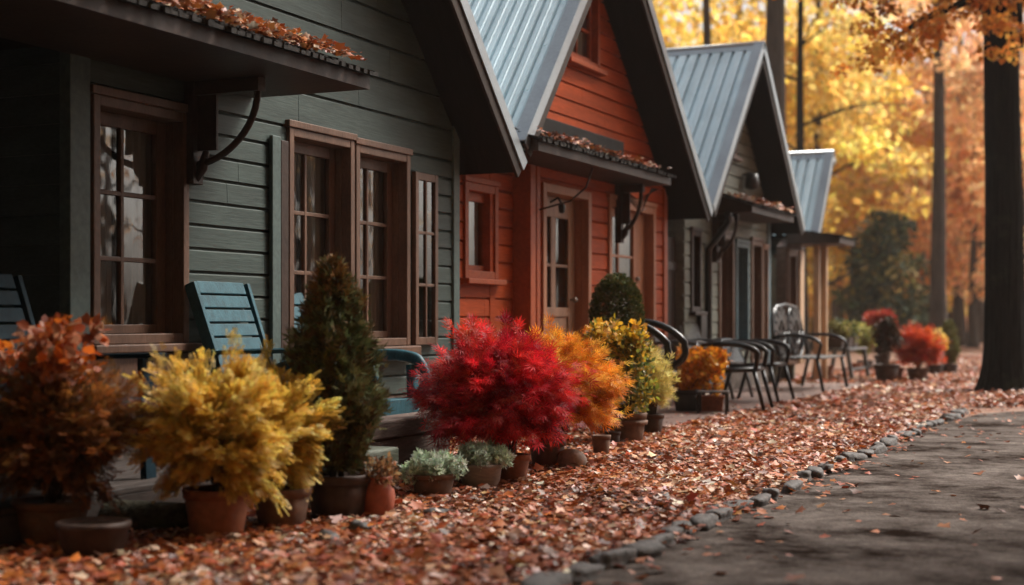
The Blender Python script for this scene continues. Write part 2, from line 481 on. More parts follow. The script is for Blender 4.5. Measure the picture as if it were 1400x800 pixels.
def conifer_crown(name, root, c0, h, r, n, size, cols, m=None, power=.75, tip=None):
    """narrow evergreen: sprays pointing out and up on a lumpy cone"""
    t = 1 - np.sqrt(rng.random(n)) * .98; t = np.where(rng.random(n) < .3, rng.random(n), t)
    az = rng.uniform(0, 2 * np.pi, n)
    lump = 1 + .16 * np.sin(4 * az + 9 * t) + .12 * np.sin(7 * az - 17 * t) + .1 * np.sin(23 * t + 2 * az)
    lump *= 1 + .22 * np.sin(11 * az + 31 * t) * np.sin(19 * t + 3 * az)
    prof = r * (1 - t) ** power * np.clip((t + .06) / .34, .42, 1) * lump
    q = prof * (.45 + .6 * rng.random(n) ** .6)
    X = np.stack([q * np.cos(az), q * np.sin(az), t * h], 1) + np.array(c0) + rng.normal(0, size * .25, (n, 3))
    fw = np.stack([np.cos(az), np.sin(az), rng.uniform(.2, 1.4, n)], 1) + rng.normal(0, .35, (n, 3))
    nr = np.stack([np.cos(az), np.sin(az), np.full(n, .3)], 1) + rng.normal(0, .7, (n, 3))
    col = palette(cols, n)
    if tip is not None:
        k = rng.random(n) < np.clip((t - .75) * 3, 0, .8); col[k] = palette([tip], k.sum())
    return inst(name, T_feather(3, 35, .1, .8), X, fw, nr, size * rng.uniform(.7, 1.3, n), col, m or M['needle'], root)


# ------------------------------------------------------------------ world and light
SUN_EL, SUN_AZ = R(48), R(33)     # azimuth measured from +Y towards +X
w = bpy.data.worlds.new('World'); scene.world = w; w.use_nodes = True
N, L = w.node_tree.nodes, w.node_tree.links
sky = N.new('ShaderNodeTexSky'); sky.sky_type = 'NISHITA'; sky.sun_disc = False
sky.sun_elevation = SUN_EL; sky.sun_rotation = SUN_AZ
sky.air_density = 1.0; sky.dust_density = 6.0; sky.ozone_density = 1.0
hs = N.new('ShaderNodeHueSaturation'); hs.inputs['Saturation'].default_value = .35
L.new(sky.outputs[0], hs.inputs['Color'])
L.new(hs.outputs[0], N['Background'].inputs['Color'])
N['Background'].inputs['Strength'].default_value = .115
sd = bpy.data.lights.new('sun', 'SUN'); so = bpy.data.objects.new('sun', sd); COL.objects.link(so)
sd.energy = 3.6; sd.angle = R(18); sd.color = (1, .94, .86)
dirv = Vector((math.sin(SUN_AZ) * math.cos(SUN_EL), math.cos(SUN_AZ) * math.cos(SUN_EL), math.sin(SUN_EL)))
so.rotation_euler = dirv.to_track_quat('Z', 'Y').to_euler()
so.location = (10, 10, 20)
scene.view_settings.view_transform = 'Standard'
scene.view_settings.look = 'None'
scene.view_settings.exposure = 0.68
scene.view_settings.gamma = 1.0
scene.render.engine = 'CYCLES'
scene.cycles.use_denoising = True
scene.cycles.max_bounces = 7
scene.cycles.transparent_max_bounces = 12

# ------------------------------------------------------------------ setting
mb = MB(); mb.poly([(-300, -300, 0), (300, -300, 0), (300, 300, 0), (-300, 300, 0)])
tag(mb.build('ground', M['ground']), kind='structure')
mb = MB(); mb.poly([(3.42, -20, .004), (14, -20, .004), (40, 30, .004), (30, 33, .004), (11, 20.5, .004), (6.0, 18.3, .004), (4.4, 17.4, .004), (3.6, 16.2, .004), (3.42, 14, .004)])
tag(mb.build('road', M['road']), kind='structure')
mb = MB(); mb.box(.0, 1.32, 12.2, 22.0, -.05, .05)
tag(mb.build('patio', M['brick'], bevel=.01), kind='structure')
# fallen leaves on the ground
def drift(cols, X, Y):
    n = len(X); f = np.sin(1.7 * X + 2.3 * np.sin(.9 * Y)) + np.sin(2.9 * Y - 1.3 * X + 1.5 * np.sin(2.1 * X)) + .7 * np.sin(6.1 * X + 4.3 * Y)
    order = np.argsort([sum(c) for c in cols]); m_ = len(cols)
    k = np.where(rng.random(n) < .45, np.clip((m_ / 2 + f * m_ / 6 + rng.normal(0, m_ / 7, n)), 0, m_ - 1).astype(int), rng.integers(0, m_, n))
    return palette(cols, n, order[k], jit=.2)


def litter(name, X, Y, Z, size, tilt, cols, label=None):
    n = len(X); az = rng.uniform(0, 2 * np.pi, n); size = size * np.where(rng.random(n) < .12, 1.6, 1.0)
    fw = np.stack([np.cos(az), np.sin(az), rng.normal(0, tilt, n)], 1)
    nr = np.stack([rng.normal(0, tilt, n), rng.normal(0, tilt, n), np.where(rng.random(n) < .5, 1., -1.)], 1)
    o = inst(name, T_litter(), np.stack([X, Y, Z], 1), fw, nr, size * rng.uniform(.55, 1.25, n), drift(cols, X, Y), M['litter'])
    return tag(o, kind='stuff')


LIT = [(.27, .068, .018), (.34, .09, .02), (.17, .046, .016), (.40, .16, .055), (.46, .27, .15), (.11, .037, .016), (.33, .058, .016), (.42, .12, .02), (.54, .37, .25), (.07, .026, .015), (.28, .075, .018), (.38, .10, .018), (.64, .52, .42), (.22, .055, .017), (.20, .045, .016)]


def edge_x(y): return 3.42 + .05 * np.sin(y * 2.1) + .06 * np.sin(y * 5.3)


n = 150000
Y = 2.5 + 13.0 * rng.random(n) ** .95; X = rng.uniform(-.0, 3.6, n)
keep = (X < edge_x(Y) - .06 + np.abs(rng.normal(0, .035, n))) & ~((X < 1.32) & (Y > 12.2) & (rng.random(n) < .93))
X, Y = X[keep], Y[keep]
litter('fallen_leaves', X, Y, .008 + .045 * rng.random(len(X)) ** 2, .042, .30, LIT)
n = 70000
Y = 15.5 + 25 * rng.random(n) ** 1.3; X = rng.uniform(-.5, 9, n)
roadside = (X > 3.4) & (Y < 17.2 + (X - 3.4) * .48)
keep = ~roadside & ~((X < 1.32) & (Y < 22) & (rng.random(n) < .93))
X, Y = X[keep], Y[keep]
litter('fallen_leaves', X, Y, .012 + .05 * rng.random(len(X)) ** 2, .066, .30, LIT)
# scattered on the road, thicker along its edge and at its far end
n = 460
Y = rng.uniform(3, 18, n); X = 3.45 + np.abs(rng.normal(0, .9, n)) ** 1.3
cl = rng.random(n) < .35; X[cl] = 3.45 + np.abs(rng.normal(0, .12, cl.sum()))
keep = Y < 17.6 + (X - 3.4) * .3
X, Y = X[keep], Y[keep]
litter('road_leaves', X, Y, .01 + .012 * rng.random(len(X)), .05, .22, LIT[:4] + LIT[5:8])


# ------------------------------------------------------------------ houses
def hboards(mb, xf, zs, h, z1, ylim, openings, back=.12, lip=.028, zwide=99, hwide=.27):
    """clapboards on a wall facing +X, rows cut round the openings"""
    z = zs; h0 = h
    while z < z1 - 1e-6:
        h = h0 if z < zwide else hwide
        zt = min(z + h, z1)
        ja, jb = ylim(z); joints = []; q = ja + rnd.uniform(.4, 2.6)
        while q < jb - .3: joints.append(q); q += rnd.uniform(1.6, 3.0)
        cuts = sorted({z, z + .012, zt - .014, zt} | {q for o in openings for q in (o[2], o[3]) if z < q < zt})
        for a, b in zip(cuts[:-1], cuts[1:]):
            pa, pb = (-.004, -.004) if b <= z + .0121 else ((.022, .022 - .015 * (b - zt + .014) / .014) if a >= zt - .01405 else (.026 - .004 * (a - z) / h, .026 - .004 * (b - z) / h))
            a0, a1 = ylim(a); b0, b1 = ylim(b)
            iv = [(a0, a1, b0, b1)]
            mid = (a + b) / 2
            for o in openings:
                if o[2] < mid < o[3]:
                    nv = []
                    for (p0, p1, q0, q1) in iv:
                        if o[1] <= min(p0, q0) or o[0] >= max(p1, q1): nv.append((p0, p1, q0, q1)); continue
                        if o[0] > p0 and o[0] > q0: nv.append((p0, o[0], q0, o[0]))
                        if o[1] < p1 and o[1] < q1: nv.append((o[1], p1, o[1], q1))
                    iv = nv
            for jy in joints:
                nv = []
                for (p0, p1, q0, q1) in iv:
                    if max(p0, q0) + .05 < jy < min(p1, q1) - .05: nv += [(p0, jy - .002, q0, jy - .002), (jy + .002, p1, jy + .002, q1)]
                    else: nv.append((p0, p1, q0, q1))
                iv = nv
            for (p0, p1, q0, q1) in iv:
                if p1 - p0 < .01 and q1 - q0 < .01: continue
                q1 = max(q1, q0 + .001)
                mb.hexa([(xf - back, p0, a), (xf + pa, p0, a), (xf + pa, p1, a), (xf - back, p1, a),
                         (xf - back, q0, b), (xf + pb, q0, b), (xf + pb, q1, b), (xf - back, q1, b)])
        z = zt


def gable(y0, y1, ya, za, sl=1.0, sr=1.0, zflat=0, drop=.15):
    def f(z):
        hw = za - drop - z
        a, b = max(y0, ya - hw / sl), min(y1, ya + hw / sr)
        if z < zflat: a, b = y0, y1
        if b < a: a = b = (a + b) / 2
        return a, b
    return f


def roof(root, x0, x1, ya, za, half_l, half_r, sl=1.0, sr=1.0, edge='flash'):
    """ribbed metal roof on both slopes, its ribs running down the slope"""
    metal = MB(); deck = MB(); trim = MB(); fasc = MB()
    for sg, half, sp in ((-1, half_l, sl), (1, half_r, sr)):
        if half <= .05: continue
        dv = Vector((0, sg, -sp)); ln = dv.length * half; dv.normalize()
        nv = Vector((0, sg * sp, 1)).normalized()
        A = Vector((0, ya, za))

        def P(x, v, o): return Vector((x, 0, 0)) + A + dv * v + nv * o
        prof = []; x = x1 - .07
        while x > x0:
            prof += [(x, .03), (x - .05, .031), (x - .054, .036), (x - .062, .036), (x - .066, .031), (x - .112, .03), (x - .121, -.012), (x - .148, -.012)]
            x -= .157
        for (xa, oa), (xb, ob) in zip(prof[:-1], prof[1:]):
            metal.poly([P(xb, 0.02, ob), P(xb, ln, ob), P(xa, ln, oa), P(xa, 0.02, oa)])
        # screw heads in rows
        for v in np.arange(.35, ln - .1, .62):
            xx = x1 - .07 - .09
            while xx > max(x0, x1 - 4.5):
                c = P(xx, v, .033)
                metal.hexa([c + dv * a * .009 + Vector((b * .009, 0, 0)) + nv * o for o in (-.004, .006) for a, b in ((-1, -1), (-1, 1), (1, 1), (1, -1))])
                xx -= .314
        g = .02
        deck.hexa([P(x0, 0, -.125), P(x1 - .012, 0, -.125), P(x1 - .012, ln - g, -.125), P(x0, ln - g, -.125),
                   P(x0, 0, -.016), P(x1 - .012, 0, -.016), P(x1 - .012, ln - g, -.016), P(x0, ln - g, -.016)])
        fasc.hexa([P(x1 - .011, 0, -.155), P(x1 + .014, 0, -.155), P(x1 + .014, ln + .01, -.155), P(x1 - .011, ln + .01, -.155),
                   P(x1 - .011, 0, -.002), P(x1 + .014, 0, -.002), P(x1 + .014, ln + .01, -.002), P(x1 - .011, ln + .01, -.002)])
        for (xa, xb, oa, ob) in ((x1 - .10, x1 + .03, .038, .052), (x1 + .016, x1 + .03, -.055, .0375)):
            trim.hexa([P(xa, -.0, oa), P(xb, -.0, oa), P(xb, ln + .015, oa), P(xa, ln + .015, oa),
                       P(xa, -.0, ob), P(xb, -.0, ob), P(xb, ln + .015, ob), P(xa, ln + .015, ob)])
    o = metal.build('roof', M['metal'], root)
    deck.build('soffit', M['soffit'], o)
    fasc.build('fascia', M['fascia'], o)
    trim.build('edge_trim', M['flash'], o)
    cap = MB()
    cap.tube([(x0, ya, za + .02), (x1 + .03, ya, za + .02)], .045, 10)
    for sg, sp in ((-1, sl), (1, sr)):
        dv = Vector((0, sg, -sp)).normalized(); nv = Vector((0, sg * sp, 1)).normalized(); A = Vector((0, ya, za + .035))
        q = [A + nv * -.0, A + dv * .16 + nv * -.0]
        cap.hexa([Vector((xx, 0, 0)) + p + nv * o_ for o_ in (0, .012) for xx, p in ((x0, q[0]), (x1 + .03, q[0]), (x1 + .03, q[1]), (x0, q[1]))])
    cap.build('ridge_cap', M['flash'], o)
    return o


OPEN = lambda l: [(a + .03, b - .03, c + .03, d - .03) for a, b, c, d in l]


def window(root, y0, y1, z0, z1, cols, rows, m='brown', xf=0., recess=.125, c=.058, sill=True, curtain=True, name='window', stile=.04, rstile=None, toprail=.08):
    mb = MB()
    X0, X1 = xf - .03, xf + .05
    mb.box(X0, X1, y0, y0 + c, z0, z1).box(X0, X1, y1 - c, y1, z0, z1)
    mb.box(X0, X1 + .012, y0 - .02, y1 + .02, z1 + .001, z1 + .05)
    mb.box(X0, X1 - .003, y0 + c, y1 - c, z1 - c, z1).box(X0, X1 - .003, y0 + c, y1 - c, z0, z0 + c)
    a, b, e, g = y0 + c, y1 - c, z0 + c, z1 - c
    t = .03; xb = xf - recess
    mb.box(xb, X0 - .001, a - t, a + .004, e, g).box(xb, X0 - .001, b - .004, b + t, e, g)
    mb.box(xb, X0 - .001, a - t, b + t, e - t, e - .001).box(xb, X0 - .001, a - t, b + t, g + .001, g + t)
    o = mb.build(name, M[m], root, bevel=.006)
    s = MB(); xs0, xs1 = xb, xb + .045; st = stile; rs = rstile or stile
    a, b, e, g = a + .005, b - .005, e + .001, g - .001
    s.box(xs0, xs1, a, a + st, e, g).box(xs0, xs1, b - rs, b, e, g).box(xs0, xs1 - .002, a + st, b - rs, e, e + st * 1.3).box(xs0, xs1 - .002, a + st, b - rs, g - toprail, g)
    ia, ib, ie, ig = a + st, b - rs, e + st * 1.3, g - toprail
    mw = .028
    for k in range(1, cols):
        y = ia + (ib - ia) * k / cols; s.box(xs0 + .008, xs1 - .006, y - mw / 2, y + mw / 2, ie, ig)
    for k in range(1, rows):
        z = ie + (ig - ie) * k / rows; s.box(xs0 + .006, xs1 - .008, ia, ib, z - mw / 2, z + mw / 2)
    s.build('sash', M[m], o, bevel=.004)
    p = MB(); p.poly([(xb + .02, ia, ie), (xb + .02, ib, ie), (xb + .02, ib, ig), (xb + .02, ia, ig)])
    p.build('glass', M['glass'], o)
    if sill:
        p = MB(); p.box(xf - .03, xf + .11, y0 - .05, y1 + .05, z0 - .05, z0 - .001)
        p.build('sill', M[m], o, bevel=.008)
    if curtain:
        p = MB(); wd = ib - ia
        for (q0, q1) in ((ia - .03, ia + wd * .50), (ib - wd * .42, ib + .12)):
            nn = 22; pr = None
            for k in range(nn + 1):
                y = q0 + (q1 - q0) * k / nn; xx = xb - .035 + .013 * math.sin(k * 1.9) + .006 * math.sin(k * .8)
                if pr: p.poly([(pr[0], pr[1], ie - .05), (xx, y, ie - .05), (xx, y, ig + .03), (pr[0], pr[1], ig + .03)], True)
                pr = (xx, y)
        p.build('curtain', M['curtain'], o)
    return o


def awning(root, y0, y1, proj, z, rise=.38, xf=0., shing=True, brackets=(), thick=.085, name='awning'):
    """shed roof over a door or window: flat soffit, sloped shingled top, curved brackets"""
    mb = MB(); x1 = xf + proj; x0 = xf + .031
    mb.hexa([(x0, y0, z), (x1, y0, z), (x1, y1, z), (x0, y1, z), (x0, y0, z + rise), (x1, y0, z + thick), (x1, y1, z + thick), (x0, y1, z + rise)])
    o = mb.build(name, M['dkbrown'], root)
    s = MB(); n = int((y1 - y0) / .05)
    for row in range(4):
        xa = x1 + .05 - row * (proj / 4); xb = max(x0, xa - proj / 4 - .08)
        zz = lambda x: z + thick + (rise - thick) * (x1 - x) / (x1 - x0)
        for k in range(n + 2):
            ya = y0 - .05 + k * .05 + (row % 2) * .02; yb = ya + .047; e = xa + rnd.uniform(-.03, .02); l = .012 + .012 + rnd.uniform(-.003, .006)
            if ya > y1 + .04: continue
            s.hexa([(xb, ya, zz(xb) + .004), (e, ya, zz(e) + .012), (e, yb, zz(e) + .012), (xb, yb, zz(xb) + .004),
                    (xb, ya, zz(xb) + .016), (e, ya, zz(e) + .012 + l), (e, yb, zz(e) + .012 + l), (xb, yb, zz(xb) + .016)])
    s.build('shingles', M['shingle'], o)
    for yb in brackets:
        k = MB(); h = .50; p = proj * .62
        k.box(xf + .03, xf + .10, yb - .05, yb + .05, z - h - .12, z - .001)
        k.box(xf + .10, xf + p, yb - .04, yb + .04, z - .085, z - .002)
        pts = []
        for i in range(13):
            t = i / 12; a = t * math.pi / 2
            pts.append((xf + .09 + (p - .12) * (math.sin(a) ** 1.1), yb, z - h + (h - .08) * (1 - math.cos(a)) ** .95))
        k.tube(pts, .022, 8)
        k.tube([(xf + .08, yb, z - h - .1), (xf + .13, yb, z - h - .02), (xf + .16, yb, z - h + .08)], [.02, .035, .02], 8)
        k.box(xf + .10, xf + .10 + p * .25, yb - .012, yb + .012, z - .42, z - .086)
        k.build('bracket', M['dkbrown'], o, bevel=.004)
    return o


def shell(root, x0, x1, y0, y1, ze, m, ya, za, slope=1.0, front=False):
    """side and rear walls of a house"""
    mb = MB()
    mb.box(x0, x1, y0, y0 + .1, .0, ze).box(x0, x1, y1 - .1, y1, .0, ze)
    top = za - .16
    n = len(mb.v)
    mb.poly([(x0, y0, 0), (x0, y1, 0), (x0, y1, ze), (x0, ya, top), (x0, y0, ze)])
    mb.build('rear_wall', m, root)
    f = MB(); f.box(x0 + .02, x1, y0 + .12, y1 - .12, .25, .3)
    f.build('floor', M['inner'], root)


# ---- green house
GY0, GY1, GYA, GZA = 6.26, 10.93, 8.6, 5.01
gh = thing('green_house', (0, 8.6, 0), 'green clapboard house with paned brown windows, nearest in the row', 'house', 'row of gabled houses')
gw = [(7.26 - .86, 7.26, .86, 2.25), (8.36, 9.22, .80, 2.30), (9.24, 10.07, .80, 2.28)]
mb = MB(); hboards(mb, 0, .42, .145, 4.95, gable(GY0, GY1, GYA, GZA), OPEN(gw), zwide=2.3, hwide=.255)
mb.build('wall', M['green'], gh)
shell(gh, -6, -.12, GY0, GY1, 2.55, M['green'], GYA, GZA)
# clapboards on the side facing the camera
mb = MB(); z = .42
while z < 2.5:
    mb.hexa([(-6, GY0 - .028, z), (-.0, GY0 - .028, z), (-.0, GY0 + .0, z), (-6, GY0 + .0, z),
             (-6, GY0 - .005, z + .165), (-.0, GY0 - .005, z + .165), (-.0, GY0, z + .165), (-6, GY0, z + .165)]); z += .165
mb.build('side_wall', M['green'], gh)
mb = MB()
mb.box(-.03, .045, GY0 - .045, GY0 + .12, .40, 2.49); mb.build('corner_board', M['greentrim'], gh, bevel=.006)
mb = MB(); mb.box(-.03, .045, GY1 - .10, GY1 + .01, .40, 2.72); mb.build('corner_board', M['greentrim'], gh, bevel=.006)
mb = MB(); mb.box(-.1, .01, GY0 - .02, GY1, -.02, .415)
mb.build('foundation', M['found'], gh)
roof(gh, -6.4, .45, GYA, GZA, 2.28, 2.70)
o = window(gh, *gw[0], 2, 3, rstile=.085)
mb = MB(); mb.box(.0, .065, 6.42, 7.24, .44, .81); mb.build('lower_panel', M['brown'], o, bevel=.01)
window(gh, *gw[1], 2, 3, rstile=.075, sill=False)
window(gh, *gw[2], 2, 3, rstile=.075, sill=False)
mb = MB(); mb.box(-.02, .12, 8.34, 10.12, .70, .797); mb.build('long_sill', M['brown'], gh, bevel=.01)
# opened casement leaf folded flat against the wall
cs = MB(); y0, y1, z0, z1 = 10.11, 10.49, .80, 2.16; xa, xb = .035, .075
cs.box(xa, xb, y0, y0 + .05, z0, z1).box(xa, xb, y1 - .05, y1, z0, z1).box(xa, xb - .002, y0 + .05, y1 - .05, z0, z0 + .06).box(xa, xb - .002, y0 + .05, y1 - .05, z1 - .06, z1)
cs.box(xa + .004, xb - .006, (y0 + y1) / 2 - .012, (y0 + y1) / 2 + .012, z0 + .06, z1 - .06)
for k in (1, 2): zz = z0 + .06 + (z1 - z0 - .12) * k / 3; cs.box(xa + .006, xb - .008, y0 + .05, y1 - .05, zz - .012, zz + .012)
o = cs.build('casement', M['brown'], gh, bevel=.004)
p = MB(); p.poly([(xa + .02, y0 + .05, z0 + .06), (xa + .02, y1 - .05, z0 + .06), (xa + .02, y1 - .05, z1 - .06), (xa + .02, y0 + .05, z1 - .06)]); p.build('glass', M['glass'], o)
mb = MB(); mb.box(.031, .06, 8.14, 8.24, .6, 2.22); mb.build('trim_board', M['greentrim'], gh, bevel=.005)
mb = MB(); mb.box(.031, .055, 8.25, 8.34, .8, 2.2); mb.build('shutter', M['dkbrown'], gh, bevel=.005)
awning(gh, 4.0, 7.96, .9, 2.44, .42, brackets=(7.28,))

# partition wall and ceiling of the side porch at the shaded end of the green house
mb = MB(); mb.box(-5.9, .98, 4.5, 4.6, .0, 2.43); mb.build('porch_wall', M['green'], gh)
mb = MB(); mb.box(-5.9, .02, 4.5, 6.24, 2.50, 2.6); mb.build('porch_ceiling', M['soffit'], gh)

# ---- red house
RYA, RZA, RSL, RSR = 13.67, 5.12, 1.13, .92
rh = thing('red_house', (0, 14.1, 0), 'rust red clapboard house with tan front door, second in the row', 'house', 'row of gabled houses')
rw = [(14.47, 15.98, .72, 2.28), (13.3, 14.2, 3.58, 4.38)]
rd = (12.70, 13.95, .28, 2.30)
mb = MB(); hboards(mb, 0, .36, .165, 4.98, gable(12.42, 16.4, RYA, RZA, RSL, RSR), OPEN(rw + [rd]))
mb.build('wall', M['red'], rh)
rsw = (11.36, 12.04, 1.36, 2.2)
mb = MB(); hboards(mb, -.16, .36, .165, 3.3, gable(10.99, 12.42, RYA, RZA, RSL, RSR, zflat=2.2), OPEN([rsw]), back=.1)
mb.build('wing_wall', M['red'], rh)
shell(rh, -6, -.13, 11.9, 16.4, 2.6, M['red'], RYA, RZA)
for q in ((-.2, .045, 12.41, 12.53, .34, 3.1), (-.02, .043, 12.56, 12.64, .34, 3.2), (-.03, .045, 16.29, 16.41, .34, 2.6)):
    mb = MB(); mb.box(*q); mb.build('corner_board', M['redtrim'], rh, bevel=.006)
mb = MB(); mb.box(-.1, .01, 12.42, 16.4, -.02, .355).box(-.3, -.15, 10.99, 12.41, -.02, .355); mb.build('foundation', M['found'], rh)
roof(rh, -6.4, .45, RYA, RZA, 2.32, 3.10, RSL, RSR)
window(rh, *rsw, 1, 1, m='redtrim', xf=-.16, recess=.07, c=.07)
window(rh, *rw[1], 2, 2, m='redtrim', recess=.07, c=.06)
o = window(rh, *rw[0], 2, 3, m='salmon', recess=.11, c=.08, rstile=.36)
mb = MB(); mb.lathe([(.0, -.03), (.028, -.02), (.032, 0), (.02, .02)], 12, (-.05, 15.62, 1.46)); mb.build('knob', M['palestone'], o)
# door
y0, y1, z0, z1 = rd
mb = MB(); c = .085
mb.box(-.03, .05, y0, y0 + c, z0, z1).box(-.03, .05, y1 - c, y1, z0, z1).box(-.03, .047, y0 + c, y1 - c, z1 - c, z1)
mb.box(-.14, -.031, y0 + c - .03, y0 + c + .004, z0, z1 - c).box(-.14, -.031, y1 - c - .004, y1 - c + .03, z0, z1 - c).box(-.14, -.031, y0 + c, y1 - c, z1 - c + .001, z1 - c + .03)
mb.box(-.14, .08, y0, y1, z0 - .06, z0 - .001)
dr = mb.build('door_frame', M['salmon'], rh, bevel=.006)
mb = MB(); a, b, e, g = y0 + c + .006, y1 - c - .006, z0 + .005, z1 - c - .004; xa, xb = -.14, -.10
sw = .13; pz = 1.12
mb.box(xa, xb, a, a + sw, e, g).box(xa, xb, b - sw - .04, b, e, g).box(xa, xb - .002, a + sw, b - sw - .04, g - .2, g).box(xa, xb - .002, a + sw, b - sw - .04, pz - .09, pz)
mb.box(xa, xb - .002, a + sw, b - sw - .04, e, e + .2).box(xa + .012, xb - .018, a + sw, b - sw - .04, e + .2, pz - .09)
mid = (a + sw + b - sw - .04) / 2
mb.box(xa + .002, xb - .004, mid - .06, mid + .06, pz, g - .2)
mb.box(xa + .004, xb - .008, a + sw, mid - .06, 1.52, 1.55).box(xa + .004, xb - .008, mid + .06, b - sw - .04, 1.52, 1.55)
d = mb.build('door', M['tan'], rh, bevel=.006)
p = MB()
for q0, q1 in ((a + sw, mid - .06), (mid + .06, b - sw - .04)): p.poly([(xa + .02, q0, pz), (xa + .02, q1, pz), (xa + .02, q1, g - .2), (xa + .02, q0, g - .2)])
p.build('glass', M['glass'], d)
p = MB(); p.lathe([(0, -.03), (.025, -.02), (.03, 0), (.02, .02), (0, .03)], 12, (xb + .05, b - .12, 1.2)); p.bar((xb, b - .12, 1.2), (xb + .05, b - .12, 1.2), .02, .02); p.build('knob', M['flashdk'], d)
# lamp beside the door head, unlit
p = MB(); p.tube([(.05, 12.86, 2.12), (.13, 12.86, 2.16), (.17, 12.86, 2.10)], .012, 8); p.lathe([(.015, .03), (.035, 0), (.03, -.06), (.012, -.07)], 12, (.17, 12.86, 2.08)); p.build('wall_lamp', M['iron'], rh)
ra = awning(rh, 11.42, 15.0, .55, 2.44, .30, brackets=(14.72,))
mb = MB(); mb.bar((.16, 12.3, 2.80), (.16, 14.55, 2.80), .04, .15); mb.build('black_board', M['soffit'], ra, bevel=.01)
# wire hanging from the awning
p = MB(); p.tube([(.45, 12.95, 2.44), (.40, 12.9, 2.25), (.28, 12.8, 2.12), (.12, 12.62, 2.05), (.05, 12.6, 2.03)], .009, 6); p.build('hanging_wire', M['dkbrown'], ra)
p = MB()
for k in range(7):
    y = 14.75 + k * .035; p.tube([(.06, y, 2.40), (.3 - .02 * k, y, 2.12 + .03 * k), (.42, y, 2.40)], .005, 5)
p.tube([(.10, 14.73, 2.30), (.1, 14.97, 2.30)], .006, 5); p.tube([(.30, 14.73, 2.15), (.28, 14.97, 2.2)], .006, 5)
p.build('wire_basket', M['iron'], ra)

# ---- olive grey house
OYA, OZA = 19.17, 4.66
oh = thing('olive_house', (0, 19.1, 0), 'olive grey clapboard house with brown doors, third in the row', 'house', 'row of gabled houses')
ow = [(18.55, 19.25, .35, 2.14), (19.35, 20.0, .6, 2.05), (20.15, 20.75, .35, 2.12), (20.8, 21.05, .6, 2.05), (19.0, 19.4, 3.2, 3.98), (17.35, 17.75, 1.1, 2.1)]
mb = MB(); hboards(mb, 0, .3, .165, 4.6, gable(17.12, 21.15, OYA, OZA), OPEN(ow))
mb.build('wall', M['olive'], oh)
shell(oh, -6, -.13, 17.12, 21.15, 2.4, M['olive'], OYA, OZA)
mb = MB(); mb.box(-.03, .045, 21.05, 21.2, .3, 2.5); mb.build('corner_board', M['teal'], oh, bevel=.006)
mb = MB(); mb.box(-.1, .01, 17.12, 21.15, -.02, .295); mb.build('foundation', M['found'], oh)
roof(oh, -6.4, .45, OYA, OZA, 2.32, 2.32)
window(oh, *ow[0], 1, 3, m='brown', recess=.2, c=.07, name='door', sill=False, curtain=False, rstile=.3)
window(oh, *ow[1], 1, 2, m='teal', recess=.12, c=.06, sill=False)
window(oh, *ow[2], 1, 3, m='brown', recess=.2, c=.07, name='door', sill=False, curtain=False, rstile=.25)
window(oh, *ow[3], 1, 3, m='tan', recess=.1, c=.03, sill=False, stile=.03)
window(oh, *ow[4], 1, 2, m='brown', recess=.1, c=.06)
window(oh, *ow[5], 1, 2, m='dkbrown', recess=.1, c=.06)
awning(oh, 18.1, 20.3, .6, 2.36, .28, brackets=(18.3,))
mb = MB(); mb.tube([(.45, 17.5, 2.3), (.42, 17.75, 2.25), (.2, 17.95, 2.05), (.06, 18.0, 1.9), (.06, 18.0, .2)], .045, 10); mb.build('downpipe', M['plastic'], oh)
mb = MB(); mb.lathe([(.02, .1), (.09, .08), (.10, -.1), (.03, -.13)], 14, (.15, 19.75, 2.92)); mb.bar((.03, 19.75, 3.0), (.15, 19.75, 3.02), .05, .03)
o = mb.build('wall_lamp', M['plastic'], oh)
mb = MB(); mb.box(.03, .09, 17.6, 17.85, .75, 1.1); mb.build('meter_box', M['plastic'], oh, bevel=.01)

# ---- small house at the end
eh = thing('porch_house', (0, 22.8, 0), 'small steep roofed house with pale porch posts at the row end', 'house', 'row of gabled houses')
EYA, EZA = 23.5, 3.66
def elim(z):
    a = 22.2 if z < 2.16 else 23.5 - (3.66 - .16 - z) / 1.28
    return (a, 23.42) if a < 23.42 else (23.42, 23.42)
ed = (22.28, 22.85, .3, 2.05)
mb = MB(); hboards(mb, 0, .3, .165, 3.4, elim, OPEN([ed])); mb.build('wall', M['stepbrown'], eh)
mb = MB(); mb.box(-6, -.13, 22.2, 22.3, 0, 1.95).box(-6, -.13, 23.32, 23.42, 0, 3.4); mb.box(-6.0, -5.9, 22.3, 23.32, 0, 2.0); mb.build('side_wall', M['olive'], eh)
window(eh, *ed, 1, 3, m='brown', recess=.2, c=.06, name='door', sill=False, curtain=False)
roof(eh, -6.4, .45, EYA, EZA, 1.05, .12, 1.28, 1.0)
ea = awning(eh, 22.2, 23.3, .85, 2.16, .22)
for y in (22.62, 23.15):
    mb = MB(); mb.box(.36, .45, y - .045, y + .045, .0, 2.155); mb.build('porch_post', M['post'], eh, bevel=.008)
mb = MB(); mb.box(.031, .06, 23.0, 23.25, .3, 2.1); mb.build('trim_board', M['post'], eh)

# plank gate in the gap between the red and the olive house
g = thing('wooden_gate', (-.1, 16.77, 0), 'dark brown plank gate in gap between red and olive houses', 'gate')
mb = MB()
for k in range(6): mb.box(-.12, -.09, 16.43 + k * .112, 16.535 + k * .112, .05, 2.0)
mb.build('planks', M['dkbrown'], g, bevel=.004)
mb = MB()
for z in (.4, 1.6): mb.box(-.089, -.06, 16.43, 17.1, z, z + .1)
mb.build('rail', M['dkbrown'], g)

